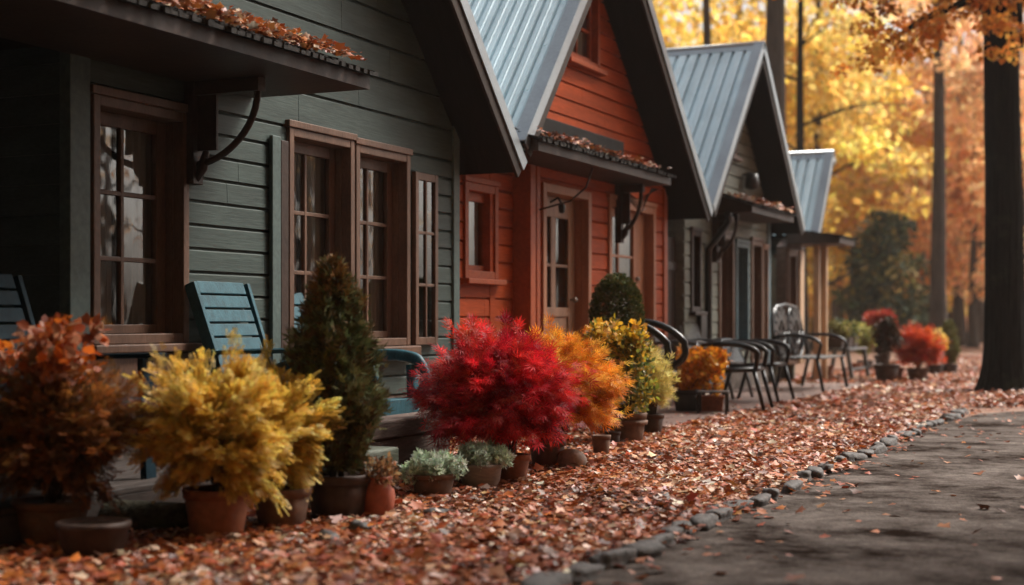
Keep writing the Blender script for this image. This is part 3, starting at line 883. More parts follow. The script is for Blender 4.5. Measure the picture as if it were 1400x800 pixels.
# porch and steps of the green house
pd = thing('porch_deck', (.5, 6.2, 0), 'low timber porch deck along the green house wall', 'porch')
mb = MB()
for k in range(8): mb.box(.02 + k * .118, .13 + k * .118, 3.2, 8.0, .17, .2)
mb.build('planks', M['deck'], pd, bevel=.004)
mb = MB(); mb.box(.93, .965, 3.2, 8.0, -.02, .168).box(.03, .93, 7.96, 7.995, -.02, .168); mb.build('skirt', M['deck'], pd)
st = thing('timber_steps', (1.1, 7.6, 0), 'mossy timber block steps below the green house windows', 'steps')
mb = MB(); mb.box(1.24, 1.52, 6.3, 7.22, .17, .285); mb.build('tread', M['steps'], st, bevel=.012)
mb = MB(); mb.box(1.25, 1.50, 6.32, 7.20, -.02, .168); mb.build('riser', M['steps'], st, bevel=.006)
mb = MB(); mb.box(.99, 1.235, 6.9, 8.45, .29, .40); mb.build('tread', M['stepbrown'], st, bevel=.012)
mb = MB(); mb.box(1.0, 1.225, 6.92, 8.43, -.02, .288); mb.build('riser', M['stepbrown'], st, bevel=.006)


def roof_leaves(y0, y1, x0, x1, z0, z1, n, cols, size):
    X = rng.uniform(x0, x1, n); Y = rng.uniform(y0, y1, n); Y = np.where(rng.random(n) < .6, y0 + (y1 - y0) * (np.round(rng.random(n) * 9) / 9) + rng.normal(0, .12, n), Y)
    Y = np.clip(Y, y0, y1)
    Z = z0 + (z1 - z0) * (x1 - X) / (x1 - x0) + .02 + .06 * rng.random(n) ** 1.5
    return litter('awning_leaves', X, Y, Z - .012, size, .42, cols)


roof_leaves(4.6, 7.85, .25, .93, 2.59, 2.78, 2600, LIT + [(.45, .14, .03)] * 3, .042)
roof_leaves(11.5, 14.95, .15, .57, 2.58, 2.68, 330, LIT, .045)
roof_leaves(18.2, 20.2, .2, .62, 2.50, 2.6, 200, LIT + [(.45, .16, .03)] * 3, .055)


# ------------------------------------------------------------------ potted plants
def pot_prof(r, h, k=.74, rim=.12):
    return [(r * k * .9, 0), (r * k, .01), (r * (k + (1 - k) * .8), h * (1 - rim * 1.6)), (r * .93, h * (1 - rim * 1.5)), (r * 1.0, h * (1 - rim * 1.45)), (r * 1.03, h * .985), (r * 1.01, h), (r * .9, h), (r * .87, h * .9)]


def jar_prof(r, h):
    return [(r * .6, 0), (r * .68, .01), (r * .92, h * .3), (r * 1.0, h * .55), (r * .9, h * .8), (r * .76, h * .9), (r * .84, h * .97), (r * .82, h), (r * .68, h), (r * .66, h * .92)]


def bowl_prof(r, h):
    return [(r * .6, 0), (r * .66, .01), (r * .9, h * .4), (r * .97, h * .8), (r * 1.03, h * .86), (r * 1.03, h * .98), (r * .9, h), (r * .86, h * .9)]


def pot(name, px, py, r, h, m, label, cat='potted plant', prof=pot_prof, group=None, soil=True):
    x, y = gp(px, py)
    root = thing(name, (x, y, 0), label, cat, group, rz=rnd.uniform(0, 6))
    root.rotation_euler = (0, 0, 0)
    mb = MB(); mb.lathe(prof(r, h)); mb.build('pot', M[m], root, local=True)
    if soil:
        mb = MB(); mb.lathe([(r * .86, h * .84), (r * .5, h * .9), (.01, h * .91)], 20); mb.build('soil', M['soil'], root, local=True)
    return root


def stems(root, h0, tip, n=4, r=.011, spread=.05, extra=None):
    mb = extra or MB()
    for k in range(n):
        a = rnd.uniform(0, 6.28); b = spread
        mid = (tip[0] * .5 + b * math.cos(a), tip[1] * .5 + b * math.sin(a), h0 + (tip[2] - h0) * .55)
        mb.tube([(rnd.uniform(-.02, .02), rnd.uniform(-.02, .02), h0 - .03), mid, (tip[0] + b * 1.8 * math.cos(a), tip[1] + b * 1.8 * math.sin(a), tip[2])], [r, r * .8, r * .45], 6)
    mb.build('stem', M['stem'], root, local=True)


YEL = [(.80, .58, .13), (.74, .48, .08), (.84, .65, .22), (.64, .38, .05), (.78, .53, .10)]
ORA = [(.74, .29, .025), (.66, .21, .018), (.80, .38, .04), (.60, .16, .015), (.78, .44, .07)]
RED = [(.58, .012, .022), (.72, .022, .03), (.44, .008, .022), (.26, .006, .018), (.66, .03, .022), (.50, .05, .02)]
EVG = [(.095, .115, .045), (.12, .13, .05), (.075, .095, .04), (.15, .14, .05), (.16, .12, .045)]
SIL = [(.42, .50, .36), (.36, .44, .30), (.50, .56, .44), (.27, .34, .21)]

# 1 dark orange shrub, left
p = pot('potted_shrub', 70, 750, .165, .215, 'clay', 'dark rust and orange leaved shrub in wide pot at left edge')
_, tw = twig_crown('foliage', p, (.03, .02, .53), .32, .30, 260, 26, .06, T_pinnate(4, .06), [(.24, .085, .02), (.20, .08, .02), (.30, .12, .025), (.11, .06, .018), (.32, .10, .02)], M['leaf'], lo=-60, base_z=.24)
stems(p, .2, (.02, 0, .6), 5, extra=tw)
cc = [(.02 + .24 * rnd.uniform(-1, 1), .2 * rnd.uniform(-1, 1), .84 + .13 * rnd.uniform(-1, 1)) for _ in range(26)]
clump_crown('flower_leaves', p, cc, [.06] * len(cc), 520, .055, T_round(), [(.44, .10, .014), (.50, .13, .017), (.32, .065, .014), (.38, .19, .11), (.24, .06, .02)], M['leaf'], up=.2, flat=.6)
# 2 low bowl
p = pot('planter_bowl', 128, 766, .15, .165, 'dkpot', 'low dark empty bowl planter in front of the rust shrub', 'planter', bowl_prof)
# 3, 4 yellow shrubs
p = pot('potted_shrub', 297, 740, .152, .24, 'terra', 'feathery golden yellow shrub in terracotta pot, left of the two yellow ones', group='golden feathery shrubs')
_, tw = twig_crown('foliage', p, (-.02, .0, .50), .33, .30, 210, 62, .055, T_pinnate(), YEL, M['leaf'], lo=-58, base_z=.27, clus=.6, jd=.28, jit=.014)
stems(p, .22, (0, 0, .5), 5, extra=tw)
p = pot('potted_shrub', 385, 727, .14, .21, 'clay', 'feathery golden yellow shrub in brown clay pot beside the conical evergreen', group='golden feathery shrubs')
_, tw = twig_crown('foliage', p, (-.09, .02, .50), .27, .30, 180, 62, .055, T_pinnate(), YEL, M['leaf'], lo=-58, base_z=.25, clus=.6, jd=.28, jit=.014)
stems(p, .2, (0, 0, .5), 5, extra=tw)
# 5 conical evergreen
p = pot('potted_conifer', 462, 714, .165, .24, 'dkpot', 'tall conical dark evergreen with rusty tip in brown pot', 'potted conifer')
conifer_crown('foliage', p, (-.03, .0, .25), 1.03, .27, 9500, .05, EVG + [(.10, .05, .02)], power=.62, tip=(.22, .11, .03))
stems(p, .2, (-.02, 0, 1.1), 2, .016, .012)
# 6 red jar
p = pot('potted_plant', 517, 713, .085, .225, 'terrared', 'red terracotta jar with small withered plant beside the conifer pot', prof=jar_prof)
clump_crown('foliage', p, [(-.03, 0, .25), (.03, .02, .26), (0, -.04, .24), (.05, -.02, .23)], [.06, .05, .05, .05], 420, .035, T_diamond(.25), [(.26, .12, .05), (.18, .08, .035), (.30, .17, .08), (.10, .06, .03)], M['leaf'])
# 7, 8 silver plants
for (px, py, r, h, mm, lab, n) in ((592, 684, .125, .15, 'clay', 'frosty silver green plant in plain brown pot, left of the silver pair', 900),
                                   (657, 673, .125, .17, 'stoneware', 'frosty silver green plant in pale stoneware bowl beside the red maple', 900)):
    p = pot('potted_plant', px, py, r, h, mm, lab, group='silver green plants', prof=(bowl_prof if mm == 'stoneware' else pot_prof))
    cc = [(.13 * math.cos(k * 1.3) * (.4 + .6 * (k % 3) / 2), .13 * math.sin(k * 1.3) * (.4 + .6 * (k % 3) / 2), h + .03 + .025 * (k % 2) - .02 * (k % 3 == 2)) for k in range(14)]
    clump_crown('foliage', p, cc, [.05] * len(cc), n * 2, .036, T_feather(3, 40, .12, .8), SIL, M['leaf'], up=.7)
# 9 red maple
p = pot('potted_maple', 700, 664, .11, .19, 'terra', 'crimson feathery Japanese maple in terracotta pot', 'potted maple')
_, tw = twig_crown('foliage', p, (-.12, .02, .51), .44, .43, 560, 30, .072, T_feather(5, 62, .036, .7), RED, M['leaf'], lo=-38, base_z=.26, jit=.014, clus=.7)
stems(p, .17, (-.08, 0, .5), 6, .013, .07, extra=tw)
# 10 orange maple
p = pot('potted_maple', 748, 643, .125, .2, 'clay', 'bright orange feathery Japanese maple in brown pot behind the crimson one', 'potted maple')
_, tw = twig_crown('foliage', p, (.10, .06, .53), .37, .36, 420, 30, .066, T_feather(5, 62, .04, .7), ORA, M['leaf'], lo=-40, base_z=.26, jit=.014, clus=.7)
stems(p, .17, (.06, .03, .5), 5, .012, .06, extra=tw)
# 11 small pots beside the orange maple
p = pot('flower_pot', 822, 626, .07, .165, 'clay', 'small narrow brown empty pot beside the orange maple', 'pot', soil=True)
p = pot('flower_pot', 838, 613, .06, .13, 'dkpot', 'small dark pot tucked against the stacked brown pot', 'pot', soil=True)
# 12 green and yellow shrub
p = pot('potted_shrub', 860, 609, .14, .26, 'clay', 'mixed green and yellow leafy bush in ribbed brown pot under the dome topiary')
mb = MB(); mb.lathe([(.118, .165), (.148, .17), (.151, .2), (.12, .205)], 28); mb.build('pot_band', M['clay'], p, local=True)
clump_crown('foliage', p, [((.24 - .10 * q) * rnd.uniform(-1, 1) - .10, .17 * rnd.uniform(-1, 1), .62 + .3 * q) for q in [rnd.uniform(-1, 1) for _ in range(40)]], [.10] * 40, 4200, .05, T_diamond(.3), [(.20, .20, .03), (.12, .14, .03), (.50, .30, .03), (.30, .25, .04), (.08, .10, .025), (.58, .36, .04)], M['leaf'], up=.4, shell=.2)
stems(p, .22, (0, 0, .6), 6, .01, .08)
clump_crown('bright_leaves', p, [(-.12 + .2 * math.cos(k), .16 * math.sin(k), .88 + .06 * math.sin(k * 3)) for k in range(12)], [.06] * 12, 300, .05, T_round(), [(.62, .36, .03), (.55, .28, .02)], M['leaf'])
# dome topiary behind it
x, y = far(843, 12.7)
p = thing('topiary', (x, y, 0), 'clipped green dome topiary rising behind the yellow green bush', 'topiary')
mb = MB(); mb.lathe(pot_prof(.16, .28)); mb.build('pot', M['dkpot'], p, local=True)
cz = 1.03
d_ = unit(rng.normal(0, 1, (7000, 3))); rr_ = .72 + .30 * rng.random(7000) ** .7
Xp = d_ * rr_[:, None] * np.array([.225, .225, .36]) + np.array([0, 0, cz])
inst('foliage', T_feather(3, 40, .14, .8), Xp, d_ + rng.normal(0, .4, d_.shape) + np.array([0, 0, .4]), d_ + rng.normal(0, .6, d_.shape), .032 * rng.uniform(.7, 1.3, 7000), palette([(.085, .10, .025), (.06, .08, .02), (.11, .11, .03), (.045, .06, .018), (.14, .10, .03)], 7000), M['needle'], p)
mb = MB(); mb.tube([(0, 0, .2), (.01, 0, .5), (0, 0, .9)], [.02, .018, .012], 8); mb.build('trunk', M['stem'], p, local=True)
# 13 yellow grass
p = pot('potted_grass', 892, 598, .10, .2, 'dkpot', 'pale yellow wispy grass in dark pot before the black loop arm', 'potted grass')
_, tw = twig_crown('foliage', p, (.0, .0, .47), .17, .27, 170, 22, .055, T_feather(3, 40, .05, .9), [(.70, .58, .19), (.60, .49, .14), (.78, .65, .28), (.48, .40, .10)], M['leaf'], lo=-40, base_z=.2)
stems(p, .17, (0, 0, .4), 4, .006, .03, extra=tw)
# 14 orange chrysanthemum in a black tub + terracotta box beside
p = pot('potted_flowers', 938, 568, .14, .27, 'plastic', 'round orange flowering plant in black plastic tub', 'potted flowers')
cc = [(.12 + .22 * rnd.uniform(-1, 1), .05 + .2 * rnd.uniform(-1, 1), .46 + .17 * rnd.uniform(-1, 1)) for _ in range(34)]
clump_crown('foliage', p, cc, [.085] * 34, 2600, .05, T_round(), [(.74, .33, .03), (.80, .42, .05), (.66, .24, .02), (.52, .20, .02)], M['leaf'], up=.3, shell=.35)
stems(p, .23, (.1, .04, .45), 7, .007, .09)
x, y = gp(972, 568)
p = thing('planter_box', (x, y, 0), 'square terracotta planter box beside the black tub', 'planter', rz=R(15))
mb = MB(); q = .13
mb.hexa([(-q * .85, -q * .85, 0), (q * .85, -q * .85, 0), (q * .85, q * .85, 0), (-q * .85, q * .85, 0), (-q, -q, .17), (q, -q, .17), (q, q, .17), (-q, q, .17)]); mb.box(-q - .012, q + .012, -q - .012, q + .012, .171, .21)
mb.build('box', M['terra'], p, local=True, bevel=.008)
for z in (.05, .1): 
    mb = MB(); f_ = q * (.85 + .15 * z / .17) + .004; mb.box(-f_, f_, -f_, f_, z, z + .012); mb.build('rib', M['terra'], p, local=True)
# small plant stand
x, y = far(975, 14.9)
p = thing('plant_stand', (x, y, 0), 'low black plant stand with pale top beside orange flowers', 'plant stand', rz=R(12))
mb = MB(); mb.box(-.16, .16, -.14, .14, .26, .275); mb.build('top', M['greymetal'], p, local=True, bevel=.003)
for a in (-1, 1):
    for b in (-1, 1):
        mb = MB(); mb.bar((a * .14, b * .12, 0), (a * .14, b * .12, .259), .02, .02, (1, 0, 0)); mb.build('leg', M['iron'], p, local=True)

# far plants on the right
def potted_far(px, py, r, h, m, label, crown, cat='potted plant', name='potted_shrub', group=None):
    p = pot(name, px, py, r, h, m, label, cat, group=group); crown(p); return p


def blob(p, rx, rz, cz, n, size, cols, tpl=None, m='leaf'):
    k = 26
    dd = unit(rng.normal(0, 1, (k, 3))) * (.75 * rng.random((k, 1)) ** .4)
    clump_crown('foliage', p, dd * np.array([rx, rx, rz]) + np.array([0, 0, cz]), [min(rx, rz) * .36] * k, n, size, tpl or T_diamond(.3), cols, M[m], shell=.3)
    stems(p, .1, (0, 0, cz), 4, .01, .05)


potted_far(1212, 524, .2, .3, 'dkpot', 'dark maroon egg shaped shrub in pot near the far end', lambda p: blob(p, .24, .42, .74, 3600, .05, [(.07, .035, .02), (.05, .03, .016), (.10, .04, .02), (.045, .04, .018)], T_diamond(.3), 'needle'))
p = pot('potted_maple', 1255, 522, .18, .22, 'clay', 'scarlet feathery maple in pot near the far end', 'potted maple')
_, tw = twig_crown('foliage', p, (0, 0, .52), .36, .36, 300, 24, .075, T_feather(), [(.50, .05, .02), (.58, .08, .02), (.42, .03, .02), (.60, .14, .03)], M['leaf'], lo=-35, base_z=.25)
stems(p, .2, (0, 0, .5), 5, extra=tw)
potted_far(1278, 514, .15, .2, 'dkpot', 'small golden shrub half hidden behind the scarlet maple', lambda p: blob(p, .24, .30, .60, 1500, .06, YEL))
p = pot('potted_conifer', 1297, 513, .17, .2, 'dkpot', 'small column shaped pale green conifer in pot by the far trunks', 'potted conifer')
conifer_crown('foliage', p, (0, 0, .2), .78, .19, 3000, .05, [(.16, .17, .06), (.12, .14, .05), (.20, .19, .07)], power=.45)
stems(p, .15, (0, 0, .8), 2, .012, .01)
potted_far(1183, 508, .16, .22, 'dkpot', 'pale lime shrub in pot beside the plant table', lambda p: blob(p, .22, .34, .62, 1900, .06, [(.32, .30, .07), (.40, .36, .10), (.24, .24, .06)]))
potted_far(1206, 506, .16, .3, 'dkpot', 'red leaved bush showing behind the maroon shrub', lambda p: blob(p, .36, .32, .96, 1900, .07, [(.40, .05, .03), (.30, .03, .02), (.45, .10, .04)]))
# table with planters
x, y = gp(1150, 520)
tb = thing('plant_table', (x, y, 0), 'grey plank table carrying green planters at the far end', 'table')
mb = MB()
for k in range(4): mb.box(-.3 + k * .15, -.16 + k * .15, -.75, .75, .5, .54)
mb.build('top', M['greymetal'], tb, local=True, bevel=.005)
for a in (-1, 1):
    for b in (-1, 1):
        mb = MB(); mb.bar((a * .32, b * .68, 0), (a * .24, b * .66, .499), .06, .05, (0, 1, 0)); mb.build('leg', M['greymetal'], tb, local=True)
mb = MB(); mb.bar((.27, -.66, .2), (.27, .66, .2), .04, .04); mb.build('stretcher', M['greymetal'], tb, local=True)
for k, (dy, lab, cols, rz) in enumerate(((-.42, 'olive trailing plant in box on the near end of the grey table', [(.16, .14, .04), (.22, .18, .05), (.10, .09, .03)], .2), (.12, 'dark green low plant in box at the middle of the grey table', [(.05, .07, .02), (.08, .10, .03), (.04, .05, .02)], .22), (.55, 'yellow green plant in box on the far end of the grey table', [(.25, .22, .05), (.32, .27, .06), (.15, .15, .04)], .2))):
    p = thing('planter_box', (x, y + dy, .541), lab, 'planter', 'planters on the table')
    mb = MB(); mb.hexa([(-.13, -.17, 0), (.13, -.17, 0), (.13, .17, 0), (-.13, .17, 0), (-.15, -.19, .17), (.15, -.19, .17), (.15, .19, .17), (-.15, .19, .17)]); mb.build('box', M['dkpot'], p, local=True, bevel=.006)
    cc = [(.16 * rnd.uniform(-1, 1), .2 * rnd.uniform(-1, 1), .2 + rz * rnd.uniform(-.3, .8)) for _ in range(16)]
    clump_crown('foliage', p, cc, [.09] * 16, 1100, .06, T_diamond(.3), cols, M['leaf'], shell=.3)
# crates of terracotta pots under / beside the table
for i, (px, py, r, h, mm, lab) in enumerate(((1128, 518, .14, .22, 'terra', 'orange terracotta pot left of the grey plant table'), (1170, 511, .13, .2, 'terra', 'orange terracotta pot under the far end of the plant table'), (1225, 521, .13, .22, 'terra', 'plain terracotta pot between maroon shrub and scarlet maple'))):
    pot('flower_pot', px, py, r, h, mm, lab, 'pot', group='terracotta pots at the far end')


# ------------------------------------------------------------------ chairs
def arc(p0, p1, p2, n=8):
    p0, p1, p2 = Vector(p0), Vector(p1), Vector(p2)
    return [tuple((1 - t) ** 2 * p0 + 2 * t * (1 - t) * p1 + t * t * p2) for t in [i / n for i in range(n + 1)]]


def lounge_chair(loc, rz, m, label, z=.0, curved=False, group='blue wooden garden chairs'):
    """slatted wooden garden chair facing local +x"""
    c = thing('garden_chair', (loc[0], loc[1], z), label, 'chair', group, rz)
    mb = MB()
    for k in range(6): a = k / 5; mb.bar((.28 - .56 * a, -.27, .40 - .10 * a), (.28 - .56 * a, .27, .40 - .10 * a), .085, .022)
    mb.bar((.335, -.27, .36), (.335, .27, .36), .022, .10)
    mb.build('seat', M[m], c, local=True, bevel=.004)
    mb = MB()
    for s in (-1, 1): mb.bar((-.22, s * .29, .22), (-.50, s * .31, 1.02), .035, .075, (1, 0, 0))
    for k in range(9):
        a = .10 + .87 * k / 8; mb.bar((-.205 - .28 * a, -.27, .22 + .80 * a), (-.205 - .28 * a, .27, .22 + .80 * a), .079, .018, (.94, 0, .34))
    mb.build('backrest', M[m], c, local=True, bevel=.004)
    for s in (-1, 1):
        mb = MB()
        if curved:
            mb.tube(arc((-.32, s * .33, .58), (.05, s * .33, .70), (.30, s * .33, .64), 8) + arc((.32, s * .33, .63), (.44, s * .33, .5), (.30, s * .33, .40), 8), .036, 8)
        else:
            mb.bar((-.40, s * .34, .60), (.36, s * .34, .62), .11, .025)
        mb.build('armrest', M[m], c, local=True, bevel=0 if curved else .005)
        mb = MB(); mb.bar((.31, s * .305, 0), (.29, s * .305, .605), .035, .09, (0, 1, 0)); mb.build('leg', M[m], c, local=True)
        mb = MB(); mb.bar((-.50, s * .275, 0), (.27, s * .275, .37), .03, .10, (0, 1, 0)); mb.build('leg', M[m], c, local=True)
    return c


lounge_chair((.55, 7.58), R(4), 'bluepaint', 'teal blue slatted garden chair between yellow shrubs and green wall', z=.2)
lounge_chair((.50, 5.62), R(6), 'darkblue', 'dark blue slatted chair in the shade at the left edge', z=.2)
lounge_chair((.42, 8.50), R(-4), 'bluepaint', 'teal chair with curved arms beside the timber steps', z=.0, curved=True).scale = (1.12, .95, 1.15)


def metal_chair(loc, rz, label, loop=False, m='iron', z=.05, bh=.62):
    c = thing('metal_chair', (loc[0], loc[1], z), label, 'chair', 'metal garden chairs', rz)
    mb = MB(); w = .27
    mb.tube([(.26, -w, .43), (.26, w, .43)], .024, 8).tube([(-.22, -w, .41), (-.22, w, .41)], .014, 8)
    for s in (-1, 1): mb.tube([(.26, s * w, .43), (-.22, s * w, .41)], .024, 8)
    for k in range(9): y = -w + .03 + (2 * w - .06) * k / 8; mb.bar((.25, y, .432), (-.21, y, .412), .042, .008)
    mb.build('seat', M[m], c, local=True)
    mb = MB()
    mb.tube([(-.22, -w, .41), (-.30, -w, .41 + .25 * bh), (-.36, -w * .9, .41 + .43 * bh), (-.375, -w * .6, .41 + .48 * bh), (-.38, 0, .41 + .49 * bh), (-.375, w * .6, .41 + .48 * bh), (-.36, w * .9, .41 + .43 * bh), (-.30, w, .41 + .25 * bh), (-.22, w, .41)], .015, 8)
    for k in range(7): y = -w + .06 + (2 * w - .12) * k / 6; mb.bar((-.235, y, .45), (-.365, y, .41 + .46 * bh), .034, .007, (1, 0, 0))
    mb.build('backrest', M['mesh'] if m == 'greymetal' else M[m], c, local=True)
    for s in (-1, 1):
        mb = MB()
        if loop:
            mb.tube(arc((-.27, s * (w + .02), .84), (.14, s * (w + .03), .93), (.34, s * (w + .03), .68), 10) + arc((.335, s * (w + .03), .66), (.40, s * (w + .03), .48), (.02, s * (w + .02), .43), 10), .03, 10)
        else:
            mb.tube([(-.31, s * w, .68)] + arc((-.2, s * (w + .03), .69), (.22, s * (w + .05), .72), (.30, s * (w + .03), .60), 8) + [(.27, s * w, .43)], [.018, .022] + [.028] * 8 + [.022], 8)
        mb.build('armrest', M[m], c, local=True)
        mb = MB(); mb.tube([(.25, s * w, .43), (.36, s * (w + .02), 0)] if not loop else [(.06, s * w, .42), (.02, s * w, 0)], [.024, .02], 8); mb.build('leg', M[m], c, local=True)
        mb = MB(); mb.tube([(-.2, s * w, .41), (-.33, s * (w + .02), 0)], [.024, .02], 8); mb.build('leg', M[m], c, local=True)
    return c


metal_chair((1.22, 15.1), R(6), 'black metal armchair standing nearest on the leaf edge of patio', z=.0 + .05)
metal_chair((1.02, 16.75), R(-4), 'black metal armchair between nearest armchair and ornate bench')
metal_chair((1.0, 12.62), R(3), 'black steel chair whose big loop arm rises beside the yellow grass', loop=True).scale = (1.12, 1, 1.08)
metal_chair((.36, 16.1), R(10), 'grey sling back chair against the olive house, left of the pair', m='greymetal', bh=1.05)
metal_chair((.36, 17.3), R(-8), 'grey sling back chair against the olive house, right of the pair', m='greymetal', bh=1.05)

# ornate cast iron bench
bx, by = .95, 20.0
b = thing('iron_bench', (bx, by, .05), 'black ornate cast iron bench with rounded pierced back', 'bench')
mb = MB()
for k in range(6): mb.bar((.25 - k * .09, -.8, .44), (.25 - k * .09, .8, .44), .065, .022)
mb.build('seat', M['greymetal'], b, local=True, bevel=.004)
mb = MB()
for cy in (-.42, .42):
    ring = [(-.32 - .12 * (.76 + .37 * math.sin(t) - .45), cy + .40 * math.cos(t), .78 + .36 * math.sin(t)) for t in np.linspace(0, 2 * math.pi, 25)]
    mb.tube(ring, .026, 8)
    ring = [(-.32 - .12 * (.3 + .2 * math.sin(t)), cy + .2 * math.cos(t), .78 + .18 * math.sin(t)) for t in np.linspace(0, 2 * math.pi, 17)]
    mb.tube(ring, .022, 8)
    for k in range(14):
        t = k * math.pi / 7
        mb.bar((-.35, cy + .18 * math.cos(t), .78 + .16 * math.sin(t)), (-.36, cy + .39 * math.cos(t + .25), .78 + .35 * math.sin(t + .25)), .085, .02, (1, 0, 0))
    for k in range(6):
        t = k * math.pi / 3; mb.bar((-.35, cy, .78), (-.35, cy + .19 * math.cos(t), .78 + .17 * math.sin(t)), .04, .016, (1, 0, 0))
mb.tube([(-.26, -.8, .46), (-.36, -.84, .8), (-.38, -.6, 1.12), (-.40, 0, 1.16), (-.38, .6, 1.12), (-.36, .84, .8), (-.26, .8, .46)], .024, 8)
mb.build('backrest', M['iron'], b, local=True)
for s in (-1, 1):
    mb = MB(); mb.tube([(-.33, s * .8, .72)] + arc((-.2, s * .8, .74), (.2, s * .8, .76), (.28, s * .8, .62), 8) + [(.24, s * .8, .45)], .022, 8); mb.build('armrest', M['iron'], b, local=True)
    mb = MB(); mb.tube([(.22, s * .76, .44), (.30, s * .76, 0)], .024, 8); mb.build('leg', M['iron'], b, local=True)
    mb = MB(); mb.tube([(-.24, s * .76, .44), (-.34, s * .76, 0)], .024, 8); mb.build('leg', M['iron'], b, local=True)


# ------------------------------------------------------------------ stones
def rock(name, x, y, z, sx, sy, sz, m, label, cat, group=None, rz=0, rough=.16, boxy=.0, seed=0):
    import bmesh
    r2 = random.Random(seed)
    bm = bmesh.new(); bmesh.ops.create_icosphere(bm, subdivisions=3, radius=1)
    ph = [r2.uniform(0, 6) for _ in range(9)]
    for v in bm.verts:
        p = v.co.copy()
        if boxy: 
            mx = max(abs(p.x), abs(p.y), abs(p.z)); q = p / mx; p = p.lerp(q * .86, boxy)
        k = 1 + rough * (math.sin(2.3 * p.x + ph[0]) * math.sin(2.1 * p.y + ph[1]) + .6 * math.sin(4.3 * p.z + ph[2] + 2 * p.x) + .35 * math.sin(7 * p.y + ph[3]) * math.sin(6 * p.x + ph[4]))
        v.co = Vector((p.x * sx * k, p.y * sy * k, p.z * sz * k))
    me = bpy.data.meshes.new(name); bm.to_mesh(me); bm.free()
    me.polygons.foreach_set('use_smooth', [True] * len(me.polygons)); me.materials.append(M[m])
    o = bpy.data.objects.new(name, me); COL.objects.link(o); o.location = (x, y, z); o.rotation_euler = (r2.uniform(-.1, .1), r2.uniform(-.1, .1), rz)
    return tag(o, label, cat, group)


y = 4.3; k = 0
while y < 16.3:
    l = rnd.uniform(.08, .19); wd = rnd.uniform(.042, .066); hh = rnd.uniform(.035, .052)
    xx = 3.42 + rnd.uniform(-.04, .04)
    if rnd.random() < .93:
        rock('kerb_stone', xx, y + l, hh * .45, wd, l, hh, 'stone', 'flat grey stone in the broken kerb between leaves and road', 'stone', 'kerb stones along the road', rnd.uniform(-.25, .25), .14, .7, k)
    y += 2 * l + rnd.uniform(-.03, .05); k += 1
x, y = gp(782, 645); rock('boulder', x, y, .07, .10, .085, .085, 'palestone', 'smooth rounded pale boulder under the orange maple', 'boulder', rz=.5, rough=.05, seed=101)
x, y = gp(455, 747); rock('dark_rock', x, y, .02, .06, .05, .055, 'dkstone', 'dark jagged rock in leaves below the conifer, left of two', 'rock', 'dark rocks among leaves', rough=.3, seed=102)
x, y = gp(488, 733); rock('dark_rock', x, y, .02, .055, .05, .045, 'dkstone', 'dark jagged rock in leaves below the red jar, right of two', 'rock', 'dark rocks among leaves', .7, rough=.3, seed=103)
x, y = gp(597, 710); rock('dark_rock', x, y, .012, .09, .05, .035, 'dkstone', 'low dark rock in leaves before the left silver plant', 'rock', 'dark rocks among leaves', .3, rough=.3, seed=104)
x, y = gp(657, 684); t = thing('plant_saucer', (x, y, 0), 'dark round saucer lying before the stoneware bowl', 'saucer')
mb = MB(); mb.lathe([(.07, .0), (.085, .035), (.08, .04), (.068, .02)], 24); mb.build('saucer', M['dkpot'], t, local=True)
# mossy log behind the left pots
x, y = gp(190, 730)
mb = MB(); pts = [(x - .35, y - .16, .07), (x - .12, y - .05, .075), (x + .1, y + .04, .07), (x + .36, y + .15, .07)]
mb.tube(pts, [.075, .085, .08, .072], 14)
tag(mb.build('mossy_log', M['log']), 'dark mossy log lying between the rust shrub and yellow shrub', 'log')


# ------------------------------------------------------------------ trees
def tree(name, x, y, h, r, label, crown=None, group=None, m='barkfar', limbs=6, lean=0, crown_z=.35, nleaf=5000, size=.28, cols=YEL, cr=(3.2, 3.2, 4.5), clr=.9, flat=.45, nclump=34, cat='tree', flare=1.6, bare=False, limb_z=None):
    root = thing(name, (x, y, 0), label, cat, group)
    mb = MB(); pts = []; rad = []
    for i in range(9):
        t = i / 8
        pts.append((lean * t * h + .06 * math.sin(5 * t + x), .06 * math.sin(4 * t + y), t * h)); rad.append(r * (1 - .72 * t) * (1 + (flare - 1) * math.exp(-t * h / .45)))
    pts.insert(1, (0, 0, .25)); rad.insert(1, r * (1 + (flare - 1) * math.exp(-.55)))
    pts.insert(2, (0, 0, .7)); rad.insert(2, r * (1 + (flare - 1) * math.exp(-1.6)))
    pts[0] = (0, 0, -.05)
    mb.tube(pts, rad, 18)
    cz = crown_z * h
    cent = []
    for k in range(limbs):
        z = cz + (h * .95 - cz) * (k + .3) / limbs if limb_z is None else limb_z[k % len(limb_z)]
        a = k * 2.4 + x; ln = cr[0] * (1 - .55 * (z - cz) / (h - cz)) * rnd.uniform(.75, 1.05)
        rr = r * (1 - .72 * z / h) * .38
        e = (lean * z + ln * math.cos(a), ln * math.sin(a), z + ln * rnd.uniform(-.05, .3))
        mb.tube([(lean * z, 0, z - .1), (lean * z + ln * .5 * math.cos(a), ln * .5 * math.sin(a), z + ln * .16), e], [rr, rr * .6, rr * .2], 7)
        cent.append(e)
    mb.build('trunk', M[m], root, local=True)
    if not bare:
        zc = (cz + h) / 2 + .3
        for _ in range(nclump):
            d = Vector((rnd.gauss(0, 1), rnd.gauss(0, 1), rnd.gauss(0, 1))).normalized() * (rnd.random() ** .4)
            cent.append((lean * zc + d.x * cr[0], d.y * cr[1], zc + d.z * cr[2]))
        clump_crown('crown', root, cent, [clr * rnd.uniform(.7, 1.3) for _ in cent], nleaf, size, T_diamond(.33), cols, M['bgleaf'], up=-.1, shell=.15, flat=flat, cvar=.18)
    return root


